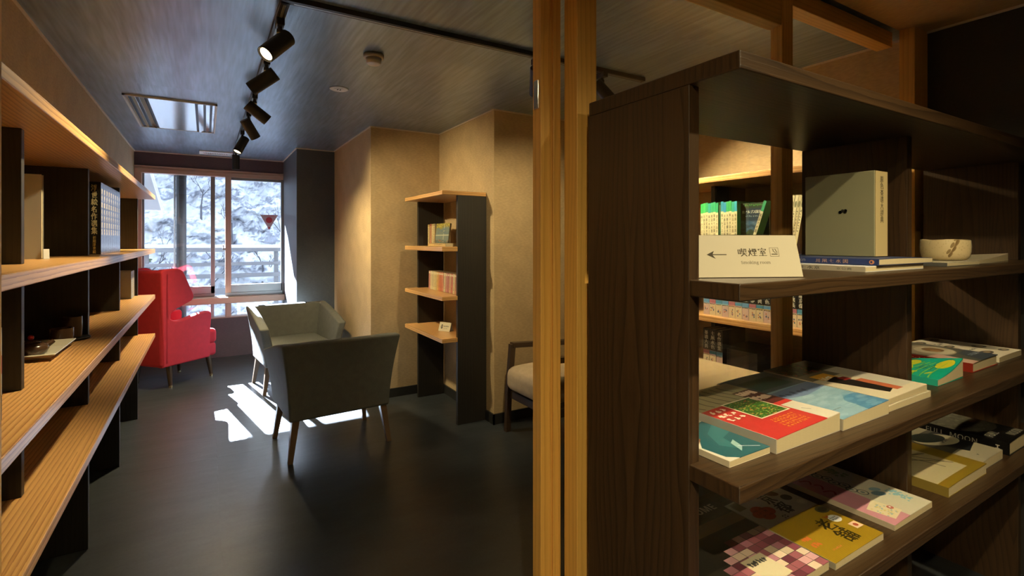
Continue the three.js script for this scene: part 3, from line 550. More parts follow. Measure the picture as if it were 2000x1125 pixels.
{
  const t = thing('low_table', 'beige topped table in front of the inner bookshelf', 'table', [2.05, 0, -1.75]);
  mesh('table_top', soft(0.58, 0.035, 1.12, 0.012, 6, (v) => { v.y += 0.6825; }), flat(0.55, 0.43, 0.25, 0.45), t);
  for (const x of [-0.25, 0.25]) for (const z of [-0.5, 0.5]) mesh('leg', bx(x - 0.022, x + 0.022, 0, 0.667, z - 0.022, z + 0.022, 0.003, 'y'), M.darkWood, t);
}

// ---------------------------------------------------------------- books and magazines
function lying(name, label, cat, [x0, x1, z0, z1], y, th, cover, o = {}) {
  const w = x1 - x0, d = z1 - z0, { spine, group, turn = 0, curl = 0, pages = M.pages, hard = 0 } = o, ct = o.ct ?? 0.0016;
  const t = thing(name, label, cat, [(x0 + x1) / 2, y, (z0 + z1) / 2], turn, group);
  const warp = (g) => { const p = g.attributes.position; for (let i = 0; i < p.count; i++) { const u = p.getX(i) / w + 0.5, v = p.getZ(i) / d + 0.5, h = p.getY(i) / th; p.setY(i, p.getY(i) + Math.max(0, h) * (curl * (u ** 2) * (0.3 + v) - 0.12 * th * (1 - u) ** 4)); } g.computeVertexNormals(); return g; };
  const sub = (a, bb, c, e, f, h) => { const g = new THREE.BoxGeometry(bb - a, e - c, h - f, 10, 1, 8).toNonIndexed(); g.translate((a + bb) / 2, (c + e) / 2, (f + h) / 2); return g; };
  mesh('pages', uvm(warp(sub(-w / 2 + 0.001, w / 2 - hard, ct, th - ct, -d / 2 + hard, d / 2 - hard)), 'x', 0.1, 0.1), pages, t);
  mesh('front_cover', uvFit(warp(sub(-w / 2, w / 2, th - ct, th, -d / 2, d / 2)), 'x', 1, 'z', -1), cover, t);
  mesh('back_cover', sub(-w / 2, w / 2, 0, ct, -d / 2, d / 2), o.back ?? spine ?? M.paper, t);
  const sg = new THREE.BoxGeometry(ct, th * 0.88, d).toNonIndexed(); sg.translate(-w / 2 - ct / 2 + 0.0002, th * 0.44, 0);
  mesh('spine', uvFit(sg, 'z', 1, 'y', 1), spine ?? M.paper, t);
  return t;
}
const cv = (w, h, d) => printed(canvas(w, h, d));
const G = { r3: 'magazines on the middle dark shelf', r4: 'magazines on the lower dark shelf' };
const y3 = RS.y3 + 0.0005, y4 = RS.y4 + 0.0005, y2 = RS.y2 + 0.0005;
lying('booklet', 'thin teal wave patterned booklet at the left end of the middle dark shelf', 'booklet', [0.856, 0.985, -0.80, -0.613], y3, 0.014, cv(256, 360, (g, w, h) => {
  fill(g, '#d8d6cc', 0, 0, w, h); poly(g, '#2f6471', [[20, 330], [10, 230], [70, 170], [110, 120], [170, 60], [256, 40], [256, 360], [60, 360]]); poly(g, '#8c5a3c', [[0, 150], [50, 130], [80, 170], [30, 200], [0, 190]]); poly(g, '#3f7b86', [[90, 250], [150, 150], [256, 90], [256, 180], [170, 210], [140, 320]]);
  poly(g, '#9ec3c8', [[120, 330], [150, 260], [190, 240], [165, 300]]); marks(g, '#222', 70, 20, 110, 60, 2, 5); g.strokeStyle = '#dde'; g.lineWidth = 4; g.beginPath(); g.moveTo(150, 290); g.lineTo(230, 335); g.stroke();
}), { group: G.r3 });
lying('magazine', 'thick red magazine with a framed green garden picture', 'magazine', [0.992, 1.238, -0.90, -0.603], y3, 0.034, cv(420, 520, (g, w, h) => {
  fill(g, '#a8a07e', 0, 0, w, h); g.strokeStyle = '#5c5440'; g.lineWidth = 7; for (let i = 0; i < 7; i++) { g.beginPath(); g.moveTo(20 + i * 50, 20); g.bezierCurveTo(60 + i * 40, 90, i * 60, 130, 40 + i * 55, 190); g.stroke(); }
  fill(g, '#c63a38', 0, 200, w, h - 200); fill(g, '#5a2a28', 300, 120, 120, 180); fill(g, '#d9d4c8', 330, 330, 90, 190); poly(g, '#c63a38', [[0, 200], [300, 200], [300, 520], [0, 520]]);
  fill(g, '#e8e0cf', 130, 190, 190, 190); fill(g, '#3c6a2c', 138, 198, 174, 174); for (let i = 0; i < 260; i++) ell(g, ['#5d8f3e', '#2b5022', '#88a84e', '#b5432e', '#c9b45a'][i % 5], 142 + rnd() * 166, 202 + rnd() * 166, 4, 3);
  marks(g, '#f0e6d8', 20, 215, 100, 130, 3, 3); marks(g, '#e0a030', 140, 400, 150, 90, 5, 8); marks(g, '#f0d8c8', 310, 130, 100, 140, 2, 9); g.strokeStyle = '#333'; g.lineWidth = 3; g.beginPath(); g.moveTo(360, 400); g.lineTo(380, 430); g.stroke();
}), { spine: flat(0.5, 0.47, 0.42), curl: 0.006, group: G.r3 });
lying('magazine', 'pale blue magazine with a washed sky cover on the middle dark shelf', 'magazine', [1.242, 1.462, -0.93, -0.598], y3, 0.03, cv(380, 540, (g, w, h) => {
  fill(g, '#4c5a62', 0, 0, w, h); fill(g, '#2c4a42', 60, 60, 260, 120); fill(g, '#8fb2c8', 0, 210, w, h - 210); poly(g, '#6f86b0', [[0, 230], [380, 210], [380, 290], [180, 320], [0, 290]]); poly(g, '#4f86b4', [[200, 540], [230, 440], [300, 400], [380, 420], [380, 540]]);
  for (let i = 0; i < 60; i++) { g.globalAlpha = 0.25; ell(g, i % 2 ? '#b9d6e2' : '#6c9cc0', rnd() * w, 300 + rnd() * 240, 40, 12); } g.globalAlpha = 1; marks(g, '#4a5a80', 60, 250, 200, 60, 1, 5); marks(g, '#556', 40, 470, 90, 10, 1, 12);
}), { spine: flat(0.45, 0.42, 0.36), curl: 0.004, group: G.r3 });
lying('magazine', 'cream magazine with a photo of black cloth strip, right of the pale blue one', 'magazine', [1.478, 1.705, -0.94, -0.606], y3, 0.016, cv(380, 540, (g, w, h) => {
  fill(g, '#6a6656', 0, 0, w, h); fill(g, '#2c3424', 20, 0, 240, 160); for (let i = 0; i < 90; i++) ell(g, ['#3e5a2c', '#1c2416', '#8a3a30', '#556a3a'][i % 4], rnd() * 260, rnd() * 160, 14, 6, rnd() * 3);
  fill(g, '#d6ccb4', 0, 240, w, 300); fill(g, '#c7c2b6', 250, 160, 130, 330); fill(g, '#e0a838', 60, 190, 130, 70); poly(g, '#24201e', [[60, 270], [170, 250], [240, 470], [120, 500]]); fill(g, '#c06848', 190, 330, 60, 170); fill(g, '#8a2c24', 150, 270, 60, 40); marks(g, '#fff', 70, 230, 90, 40, 1, 4);
}), { spine: flat(0.5, 0.45, 0.33), group: G.r3, curl: 0.003, back: flat(0.5, 0.45, 0.33) }).position.y = y3 + 0.0172;
lying('magazine', 'plain paged magazine under the cream one on the middle dark shelf', 'magazine', [1.474, 1.722, -0.94, -0.603], y3, 0.0168, flat(0.55, 0.5, 0.38), { spine: flat(0.4, 0.36, 0.28), group: G.r3 });
lying('booklet', 'turquoise and yellow booklet with its cover lifting', 'booklet', [1.862, 2.05, -0.79, -0.635], y3, 0.022, cv(320, 260, (g, w, h) => {
  fill(g, '#12a890', 0, 0, w, h); for (const [x, y, a, bq, r] of [[120, 30, 50, 12, 0.2], [230, 60, 60, 40, 0.3], [60, 120, 40, 14, 0.5], [150, 90, 60, 10, -0.3], [240, 210, 60, 34, 0.2], [90, 190, 30, 8, 0.3]]) ell(g, '#c9c832', x, y, a, bq, r);
  g.strokeStyle = '#9cc83c'; g.lineWidth = 5; for (let i = 0; i < 6; i++) { g.beginPath(); g.moveTo(10, 40 + i * 35); g.quadraticCurveTo(120, 10 + i * 35, 260, 90 + i * 25); g.stroke(); } marks(g, '#0c6e62', 140, 120, 90, 70, 3, 6);
}), { spine: flat(0.02, 0.4, 0.3), curl: 0.03, group: G.r3, back: flat(0.02, 0.4, 0.3) });
lying('photo_book', 'red spined food book reading Table behind the turquoise booklet', 'book', [2.15, 2.375, -0.93, -0.64], y3, 0.034, cv(360, 460, (g, w, h) => {
  fill(g, '#5a5a52', 0, 0, w, h); ell(g, '#a89c86', 170, 210, 150, 120); ell(g, '#cfc6b0', 190, 230, 110, 90); ell(g, '#8e6a44', 200, 220, 60, 50); ell(g, '#b98a5a', 180, 240, 30, 24); poly(g, '#3c4450', [[120, 460], [200, 330], [360, 320], [360, 460]]); marks(g, '#cde', 210, 370, 120, 26, 2, 10); poly(g, '#c8a498', [[0, 260], [90, 280], [80, 460], [0, 460]]);
}), { spine: cv(512, 64, (g, w, h) => { fill(g, '#8c2a1c', 0, 0, w, h); g.fillStyle = '#d8b070'; g.font = '44px serif'; g.fillText('le Table', 150, 47); ell(g, '#d8b070', 430, 34, 10, 6); }), group: G.r3, back: flat(0.28, 0.03, 0.02), hard: 0.003 });
lying('magazine', 'white magazine with small dark pictures at the far right of the middle dark shelf', 'magazine', [2.41, 2.64, -0.93, -0.645], y3, 0.02, cv(300, 400, (g, w, h) => {
  fill(g, '#cfc8b6', 0, 0, w, h); for (const [x, y, a, e] of [[20, 20, 90, 50], [190, 30, 80, 40], [30, 150, 100, 40], [180, 220, 90, 60], [20, 300, 120, 50], [190, 330, 80, 40]]) { ell(g, '#3a3630', x + a / 2, y + e / 2, a / 2, e / 2); ell(g, '#a08a6a', x + a / 2 + 8, y + e / 2, a / 4, e / 4); } marks(g, '#222', 40, 100, 220, 40, 1, 6); marks(g, '#222', 60, 250, 100, 30, 1, 4);
}), { group: G.r3 });
// lower dark shelf
lying('magazine', 'dark magazine titled HOME with pink room pictures at the left of the lower dark shelf', 'magazine', [0.90, 1.185, -0.93, -0.60], y4, 0.02, cv(512, 600, (g, w, h) => {
  fill(g, '#3a3830', 0, 0, w, h); fill(g, '#26281f', 0, 20, w, 120); g.fillStyle = '#d8d6cc'; g.font = 'bold 62px sans-serif'; g.fillText('N HOME', 236, 104); fill(g, '#8a7c5c', 0, 160, w, 70); marks(g, '#4a4432', 40, 175, 180, 40, 1, 5); fill(g, '#2c2a24', 0, 240, w, 160);
  const P = ['#b87f92', '#8a4a5c', '#d9a9b4', '#c9bba4', '#6e3a4a', '#e0cdbb', '#a2616f']; for (let r = 0; r < 8; r++) for (let c = 0; c < 10; c++) if (r + c > 4) fill(g, P[(r * 3 + c * 5 + (r * c) % 4) % 7], c * 52, 300 + r * 38, 50, 36);
  poly(g, '#d8d0b4', [[200, 420], [330, 420], [330, 560], [200, 560]]); g.fillStyle = '#333'; g.font = 'italic 40px serif'; marks(g, '#333', 215, 440, 100, 40, 1, 6);
}), { spine: flat(0.12, 0.11, 0.1), group: G.r4 });
lying('guidebook', 'gold and white guidebook with brush lettering and two round stickers', 'book', [1.198, 1.42, -0.875, -0.592], y4, 0.017, cv(440, 560, (g, w, h) => {
  fill(g, '#c4c2b4', 0, 0, w, h); fill(g, '#9a7e1e', 0, 250, w, h - 250); g.globalAlpha = 0.25; for (let i = 0; i < 90; i++) { fill(g, i % 2 ? '#b8992c' : '#836a16', 0, 250 + i * 3.5, w, 1.6); } g.globalAlpha = 1; fill(g, '#8c8060', 20, 10, 60, 70);
  for (const [x, y, r] of [[110, 120, 44], [150, 150, 46], [110, 180, 42], [80, 150, 40]]) ell(g, '#b5481c', x, y, r, r * 0.75); marks(g, '#8c3412', 70, 110, 100, 80, 3, 2); ell(g, '#6a3a22', 330, 50, 46, 26, 0.6); ell(g, '#3c3a34', 370, 120, 34, 28); ell(g, '#d8d6c8', 400, 190, 34, 24); ell(g, '#e4e2d2', 400, 190, 20, 14); ell(g, '#4a4430', 410, 290, 46, 30); ell(g, '#1c1c18', 410, 290, 30, 18);
  kanji(g, '京都', 210, 30, 96, { color: '#24221c', w: 12, gap: 1.0 }); kanji(g, '老舗', 225, 330, 96, { color: '#241e0c', w: 12, gap: 1.0 }); marks(g, '#222', 160, 215, 40, 30, 2, 2);
  ell(g, '#d9dbe2', 375, 370, 38, 30); marks(g, '#44506e', 350, 355, 50, 30, 2, 4); fill(g, '#e4c8b4', 375, 430, 60, 46); ell(g, '#b05038', 405, 453, 14, 12); marks(g, '#c86a3a', 40, 380, 60, 90, 2, 3); marks(g, '#c87a4a', 90, 500, 70, 16, 1, 8); marks(g, '#a02c20', 330, 330, 40, 30, 1, 2);
}), { spine: flat(0.42, 0.40, 0.32), group: G.r4, ct: 0.0012 });
lying('magazine', 'pink and ivory magazine with a drawn fish and chain of flowers', 'magazine', [1.488, 1.707, -0.94, -0.595], y4, 0.016, cv(380, 600, (g, w, h) => {
  fill(g, '#c9c6b4', 0, 0, w, h); fill(g, '#c58a9c', 0, 0, 150, h); g.strokeStyle = '#3c4a4a'; g.lineWidth = 5; for (let i = 0; i < 8; i++) { g.beginPath(); g.arc(180 + (i % 2) * 16, 90 + i * 42, 24, 0, 7); g.stroke(); ell(g, '#74888a', 180 + (i % 2) * 16, 90 + i * 42, 10, 10); } for (let i = 0; i < 40; i++) ell(g, i % 2 ? '#7c9c6a' : '#9aa878', 270 + rnd() * 60, 60 + rnd() * 200, 10, 8);
  ell(g, '#5d7c92', 250, 430, 36, 22, 0.4); ell(g, '#7da0b6', 280, 400, 30, 18, 0.4); for (let i = 0; i < 60; i++) ell(g, '#7fb2c4', 310 + rnd() * 44 - i % 3 * 10, 430 + rnd() * 110, 6, 5);
  poly(g, '#dcd2b4', [[40, 470], [150, 440], [170, 560], [60, 580]]); for (let i = 0; i < 40; i++) ell(g, i % 2 ? '#9cb6bc' : '#d0c47c', 55 + rnd() * 90, 470 + rnd() * 90, 5, 4); ell(g, '#b05a4a', 150, 520, 16, 14); ell(g, '#fff', 152, 518, 5, 5); g.strokeStyle = '#a02c3a'; g.lineWidth = 9; g.lineCap = 'round'; for (let i = 0; i < 5; i++) { g.beginPath(); g.moveTo(40 + (i % 2) * 30, 40 + i * 60); g.quadraticCurveTo(110, 60 + i * 60, 60, 85 + i * 60); g.stroke(); }
}), { spine: flat(0.55, 0.48, 0.36), group: G.r4 });
lying('photo_book', 'yellow bordered book with a sepia branch picture on the lower dark shelf', 'book', [1.81, 2.10, -0.86, -0.592], y4, 0.032, cv(440, 420, (g, w, h) => {
  fill(g, '#8a7422', 0, 0, w, h); fill(g, '#b8ae8c', 0, 40, 330, 340); g.strokeStyle = '#3c3628'; g.lineWidth = 6; for (const q of [[10, 120, 200, 200, 320, 330], [30, 60, 150, 150, 320, 210], [90, 100, 220, 180, 230, 330], [150, 60, 210, 160, 300, 300]]) { g.beginPath(); g.moveTo(q[0], q[1]); g.quadraticCurveTo(q[2], q[3], q[4], q[5]); g.stroke(); } poly(g, '#57503c', [[0, 40], [150, 40], [90, 130], [0, 160]]);
}), { spine: flat(0.22, 0.16, 0.03), group: G.r4, pages: M.pages, back: flat(0.22, 0.16, 0.03), hard: 0.001 });
lying('photo_book', 'grey book with a white crescent boat picture, left of the moon book', 'book', [2.113, 2.29, -0.86, -0.605], y4, 0.03, cv(400, 480, (g, w, h) => {
  fill(g, '#a9a28c', 0, 0, w, h); fill(g, '#5a5850', 0, 90, w, 240); poly(g, '#23262a', [[60, 130], [400, 120], [400, 340], [160, 380]]); g.fillStyle = '#c9c2a8'; g.beginPath(); g.ellipse(210, 190, 190, 90, 0.25, 0, 7); g.fill(); ell(g, '#2c3330', 190, 150, 150, 70, 0.2); marks(g, '#333', 180, 190, 120, 60, 2, 5); marks(g, '#444', 120, 420, 40, 20, 1, 1);
}), { spine: flat(0.36, 0.35, 0.32), group: G.r4, back: flat(0.3, 0.29, 0.27) });
lying('photo_book', 'thick black book with FULL MOON on its spine', 'book', [2.34, 2.53, -0.875, -0.60], y4, 0.048, cv(400, 520, (g, w, h) => {
  fill(g, '#0c0c0c', 0, 0, w, h); ell(g, '#5c5a50', 240, 160, 260, 230); for (let i = 0; i < 300; i++) { g.globalAlpha = 0.3; ell(g, i % 2 ? '#8c8878' : '#2c2a26', 20 + rnd() * 380, 20 + rnd() * 330, 4 + rnd() * 20, 4 + rnd() * 14); } g.globalAlpha = 1; fill(g, '#111', 0, 430, w, 90); g.fillStyle = '#c9c6b6'; g.font = '64px sans-serif'; g.fillText('FULL', 30, 430); g.fillText('MOON', 190, 500);
}), { spine: cv(640, 110, (g, w, h) => { fill(g, '#0a0a0a', 0, 0, w, h); g.fillStyle = '#b9b7ab'; g.font = '62px sans-serif'; g.fillText('FULL  MOON', 90, 78); fill(g, '#b9b7ab', 555, 38, 26, 8); fill(g, '#b9b7ab', 555, 66, 26, 8); fill(g, '#b9b7ab', 564, 40, 8, 30); }), group: G.r4, back: flat(0.01, 0.01, 0.01), hard: 0.003 });
// upper dark shelf: two lying volumes under the big green one, papers under the tea bowl
lying('magazine', 'white spined volume at the bottom of the pile beside the sign', 'book', [1.345, 1.66, -0.90, -0.598], y2, 0.0145, flat(0.6, 0.62, 0.66), { spine: cv(512, 40, (g, w, h) => { fill(g, '#c9c2b0', 0, 0, w, h); kanji(g, '川風七水京', 190, 6, 28, { color: '#555', down: false, w: 9 }); kanji(g, '立公典', 400, 10, 20, { color: '#666', down: false, w: 9 }); }), back: flat(0.6, 0.62, 0.66) });
lying('photo_book', 'blue spined volume with orange lettering lying under the big olive book', 'book', [1.398, 1.70, -0.90, -0.592], y2 + 0.0148, 0.0175, flat(0.035, 0.05, 0.13), { spine: cv(640, 40, (g, w, h) => { fill(g, '#2c3c74', 0, 0, w, h); kanji(g, '京水作', 210, 8, 22, { color: '#b9b4a8', down: false, w: 9 }); kanji(g, '川風七水園', 330, 6, 27, { color: '#d9a98a', down: false, w: 11, gap: 1.3 }); ell(g, '#dd9468', 608, 20, 12, 14); ell(g, '#2c3c74', 606, 20, 5, 7); }), back: flat(0.035, 0.05, 0.13), curl: -0.003 });
{
  const t = thing('large_book', 'large olive grey boxed dictionary standing on the blue volume', 'book', [1.5375, y2 + 0.0324, -0.735]);
  const sc = mesh('slipcase', bx(-0.0335, 0.0335, 0, 0.228, -0.093, 0.088, 0.002, 'y'), flat(0.27, 0.27, 0.17, 0.7), t);
  mesh('spine', uvFit(bx(-0.0325, 0.0325, 0.001, 0.227, 0.0875, 0.0905, 0.001), 'x', 1, 'y', 1), printed(canvas(128, 448, (g, w, h) => { fill(g, '#b5a478', 0, 0, w, h); kanji(g, '原色茶道大辞典', 46, 24, 36, { color: '#332d20', w: 11, gap: 0.98 }); }), 0.7), t);
  const ink = []; for (let i = 0; i < 7; i++) { const g = new THREE.CylinderGeometry(rr(0.002, 0.005), rr(0.002, 0.005), 0.0006, 9); g.rotateZ(Math.PI / 2); g.translate(-0.0338, 0.122 + rr(-0.003, 0.004), 0.01 + rr(-0.009, 0.009)); ink.push(g); }
  mesh('ink_mark', ink, flat(0.015, 0.015, 0.012), sc);
}
lying('booklet', 'dark grey booklet lying under the tea bowl', 'booklet', [1.83, 2.075, -0.76, -0.602], y2, 0.012, flat(0.45, 0.42, 0.33), { spine: flat(0.09, 0.09, 0.085), back: flat(0.09, 0.09, 0.085) });
lying('leaflet', 'folded cream leaflets lying right of the tea bowl', 'leaflet', [2.085, 2.42, -0.82, -0.625], y2, 0.012, flat(0.55, 0.48, 0.35), { curl: 0.014, spine: flat(0.55, 0.48, 0.35) });
{
  const t = thing('tea_bowl', 'cream crackled ceramic tea bowl with a painted branch', 'bowl', [2.025, y2 + 0.0122, -0.672]);
  const tx = canvas(1024, 256, (g, w, h) => {
    fill(g, '#dccaa0', 0, 0, w, h); for (let i = 0; i < 1500; i++) { g.globalAlpha = 0.2; ell(g, i % 2 ? '#a38a5c' : '#ddcda2', rnd() * w, rnd() * h, 2 + rnd() * 4, 1.5 + rnd() * 2); } g.globalAlpha = 1;
    for (const X of [0, 512]) { g.globalAlpha = 0.8; ell(g, '#8e8c84', X + 60, 130, 46, 110); g.globalAlpha = 0.75; g.strokeStyle = '#7c6038'; g.lineWidth = 12; g.beginPath(); g.moveTo(X + 330, 190); g.quadraticCurveTo(X + 380, 150, X + 430, 70); g.stroke(); for (let i = 0; i < 9; i++) ell(g, '#7f6540', X + 330 + i * 12, 170 - i * 12 + (i % 2) * 26, 16, 7, -0.5); g.globalAlpha = 1; }
  });
  const pr = [[0, 0], [0.042, 0], [0.052, 0.003], [0.0595, 0.012], [0.063, 0.028], [0.0638, 0.045], [0.0625, 0.064], [0.060, 0.066], [0.0575, 0.064], [0.058, 0.045], [0.054, 0.024], [0.035, 0.014], [0, 0.012]].map((p) => new THREE.Vector2(...p));
  const g = new THREE.LatheGeometry(pr, 48); const p = g.attributes.position; for (let i = 0; i < p.count; i++) { const a = Math.atan2(p.getZ(i), p.getX(i)), k = 1 + 0.012 * Math.sin(a * 2) + 0.008 * Math.sin(a * 5); p.setX(i, p.getX(i) * k); p.setZ(i, p.getZ(i) * k); if (p.getY(i) > 0.06) p.setY(i, p.getY(i) + 0.0015 * Math.sin(a * 3)); } g.computeVertexNormals();
  mesh('bowl', g, std({ map: tx, roughness: 0.35, bumpMap: tiled(fabricBump, 0.4), bumpScale: 0.0004 }), t);
}
{ // acrylic direction sign
  const A = V(0.838, 0, -0.684), B = V(1.056, 0, -0.585), L = A.distanceTo(B), turn = -Math.atan2(B.z - A.z, B.x - A.x);
  const t = thing('acrylic_sign', 'white acrylic stand sign pointing left to the smoking room', 'sign', [(A.x + B.x) / 2, y2, (A.z + B.z) / 2], turn);
  const lean = 0.30, hh = 0.0905;
  const face = (g) => { g.rotateX(-lean); return g; };
  const tx = canvas(1024, 425, (g, w, h) => {
    fill(g, '#c2bcaa', 0, 0, w, h); g.fillStyle = '#3a352a'; fill(g, '#3a352a', 180, 193, 160, 9); poly(g, '#3a352a', [[155, 198], [228, 160], [212, 190], [212, 206], [235, 240]]);
    kanji(g, '喫煙室', 448, 130, 86, { color: '#3a352a', w: 10, down: false, gap: 1.1 }); g.strokeStyle = '#3a352a'; g.lineWidth = 3; g.strokeRect(752, 130, 82, 86); fill(g, '#3a352a', 764, 190, 58, 9);
    g.lineWidth = 6; g.beginPath(); g.moveTo(778, 142); g.bezierCurveTo(800, 150, 770, 164, 796, 172); g.lineTo(806, 184); g.moveTo(800, 142); g.bezierCurveTo(822, 150, 800, 160, 818, 168); g.lineTo(818, 184); g.stroke();
    g.fillStyle = '#3a352a'; g.font = '40px serif'; g.fillText('Smoking room', 462, 292);
  });
  mesh('sign_card', uvFit(face(bx(-L / 2, L / 2, 0.001, hh, -0.0006, 0.0006)), 'x', 1, 'y', 1), printed(tx, 0.3), t);
  mesh('acrylic_front', face(bx(-L / 2 - 0.002, L / 2 + 0.004, 0, hh + 0.002, 0.0012, 0.0032)), M.glass, t);
  const bk = bx(-L / 2 - 0.002, L / 2 + 0.004, 0, hh + 0.002, -0.002, 0); bk.rotateX(lean); bk.translate(0, 0, -0.0555);
  mesh('acrylic_back', bk, M.glass, t);
}
{
  const t = thing('lacquer_bowl', 'black lacquer bowl hidden behind the sign, only its rim showing', 'bowl', [1.13, y2, -0.80]);
  const pr = [[0, 0], [0.03, 0], [0.031, 0.008], [0.05, 0.02], [0.066, 0.06], [0.069, 0.089], [0.067, 0.089], [0.062, 0.06], [0.045, 0.024], [0, 0.014]].map((p) => new THREE.Vector2(...p));
  mesh('bowl', new THREE.LatheGeometry(pr, 40), std({ color: lin(0.012, 0.012, 0.012), roughness: 0.2 }), t);
}
// standing books: spine faces sx, one printed strip of an atlas each
function standing(name, label, pos, [th, hh, dd], cover, o = {}) {
  const t = thing(name, label, o.cat ?? 'book', pos, o.turn ?? 0, o.group);   // local: spine at -x side, thickness along z
  const c = 0.0012;
  mesh('cover', [bx(0, dd, 0, hh, -th / 2, -th / 2 + c), bx(0, dd, 0, hh, th / 2 - c, th / 2)], cover, t);
  mesh('pages', bx(0.001, dd - 0.004, 0.002, hh - 0.003, -th / 2 + c, th / 2 - c), M.pages, t);
  const sg = bx(-c, 0, 0, hh, -th / 2, th / 2); uvFit(sg, 'z', 1, 'y', 1);
  if (o.strip) { const uv = sg.attributes.uv; for (let i = 0; i < uv.count; i++) uv.setX(i, (o.strip[0] + 0.04 + 0.92 * uv.getX(i)) / o.strip[1]); }
  mesh('spine', sg, o.spine ?? cover, t);
  if (o.lean) t.rotation.x = o.lean;
  return t;
}
const ORD = ['first', 'second', 'third', 'fourth', 'fifth', 'sixth', 'seventh', 'eighth', 'ninth', 'tenth', 'eleventh', 'twelfth', 'thirteenth', 'fourteenth', 'fifteenth', 'sixteenth', 'seventeenth', 'eighteenth', 'nineteenth', 'twentieth'];
const atlas = (n, w, h, f) => printed(canvas(n * w, h, (g) => { for (let i = 0; i < n; i++) { g.save(); g.beginPath(); g.rect(i * w, 0, w, h); g.clip(); g.translate(i * w, 0); f(g, i, w, h); g.restore(); } }), 0.45);
{ // inner shelf, upper row
  const tops = ['#2f9a52', '#3aa85a', '#2c8f5c', '#2a8f8a', '#2f9468', '#2c9a6a', '#2a9466', '#2a86a0', '#2a7ea8', '#2f9a5a', '#34a05a', '#2a9a84', '#2a90a8'];
  const at = atlas(13, 40, 384, (g, i, w, h) => { fill(g, '#c4bd98', 0, 0, w, h); fill(g, tops[i], 0, 0, w, 76); kanji(g, ['南アルプス公園', '川原国立公園水', '大原京都水園', '風立水国立公', '南国大水園', '茶原七川園水', '道公大国京'][i % 7], 5, 92, 26, { w: 12, color: '#2c2a20', gap: 1.1 }); });
  let k = 0;
  for (let i = 0; i < 14; i++) {
    const z = -1.912 + i * 0.0165, h = 0.272 + (i % 3) * 0.003;
    if (i === 7) { standing('guidebook', 'plain dark green book in the row of guidebooks behind the glass', [2.425, 1.2833, z], [0.0155, 0.262, 0.15], flat(0.03, 0.10, 0.04)); continue; }
    standing('guidebook', `green topped white guidebook, ${ORD[k]} from the left in the row behind the glass`, [2.42, 1.2833, z], [0.0155, h, 0.15], flat(0.1, 0.3, 0.14), { spine: at, strip: [k, 13], group: 'green topped guidebooks behind the glass' });
    k++;
  }
  const d = thing('guidebook', 'dark mountain guidebook turned face out behind the glass', 'book', [2.452, 1.2833, -1.612]);
  const cg = canvas(320, 480, (g, w, h) => { fill(g, '#1c2c3c', 0, 0, w, h); fill(g, '#20301c', 0, 0, w, 50); marks(g, '#4c8a3c', 60, 12, 200, 26, 1, 9); kanji(g, '南アルプス国立公園', 24, 70, 30, { color: '#d0cdb8', w: 16, down: false, gap: 1.02 }); marks(g, '#9aa6a0', 60, 120, 210, 20, 1, 10); for (let i = 0; i < 90; i++) { g.globalAlpha = 0.3; ell(g, i % 3 ? '#31506c' : '#6c8498', rnd() * w, 170 + rnd() * 110, 26, 12); } g.globalAlpha = 1; poly(g, '#2c3a26', [[0, 480], [0, 330], [120, 250], [200, 300], [320, 240], [320, 480]]); poly(g, '#46552c', [[60, 480], [180, 330], [320, 380], [320, 480]]); });
  mesh('front_cover', uvFit(bx(-0.001, 0, 0, 0.262, -0.082, 0.082), 'z', 1, 'y', 1), printed(cg), d); mesh('pages', bx(0, 0.012, 0.002, 0.26, -0.08, 0.08), M.pages, d); mesh('back_cover', bx(0.012, 0.013, 0, 0.262, -0.082, 0.082), flat(0.03, 0.06, 0.03), d);
  const lean = standing('guidebook', 'green topped white guidebook leaning right of the dark face-out guidebook', [2.39, 1.2833, -1.6], [0.0155, 0.275, 0.058], flat(0.1, 0.3, 0.14), { spine: at, strip: [4, 13] }); lean.rotation.x = 0.33; lean.position.y += 0.003;
  const pale = atlas(5, 40, 384, (g, i, w, h) => { fill(g, ['#c6bf9c', '#bdb592', '#cbc4a4', '#b8ae8a', '#c8c09c'][i], 0, 0, w, h); ell(g, '#6c6a50', 20, 60, 13, 22); marks(g, '#5a5848', 6, 100, 28, 150, 8, 1); });
  for (let i = 0; i < 5; i++) { const o = standing('paperback', `pale leaning paperback behind the glass, ${ORD[i]} of the bunch beside the green box`, [2.425, 1.2833, -1.455 + i * 0.0165], [0.0145, 0.285, 0.16], flat(0.5, 0.46, 0.32), { spine: pale, strip: [i, 5], group: 'pale leaning paperbacks behind the glass' }); o.rotation.x = 0.18; o.position.y += 0.0022; }
}
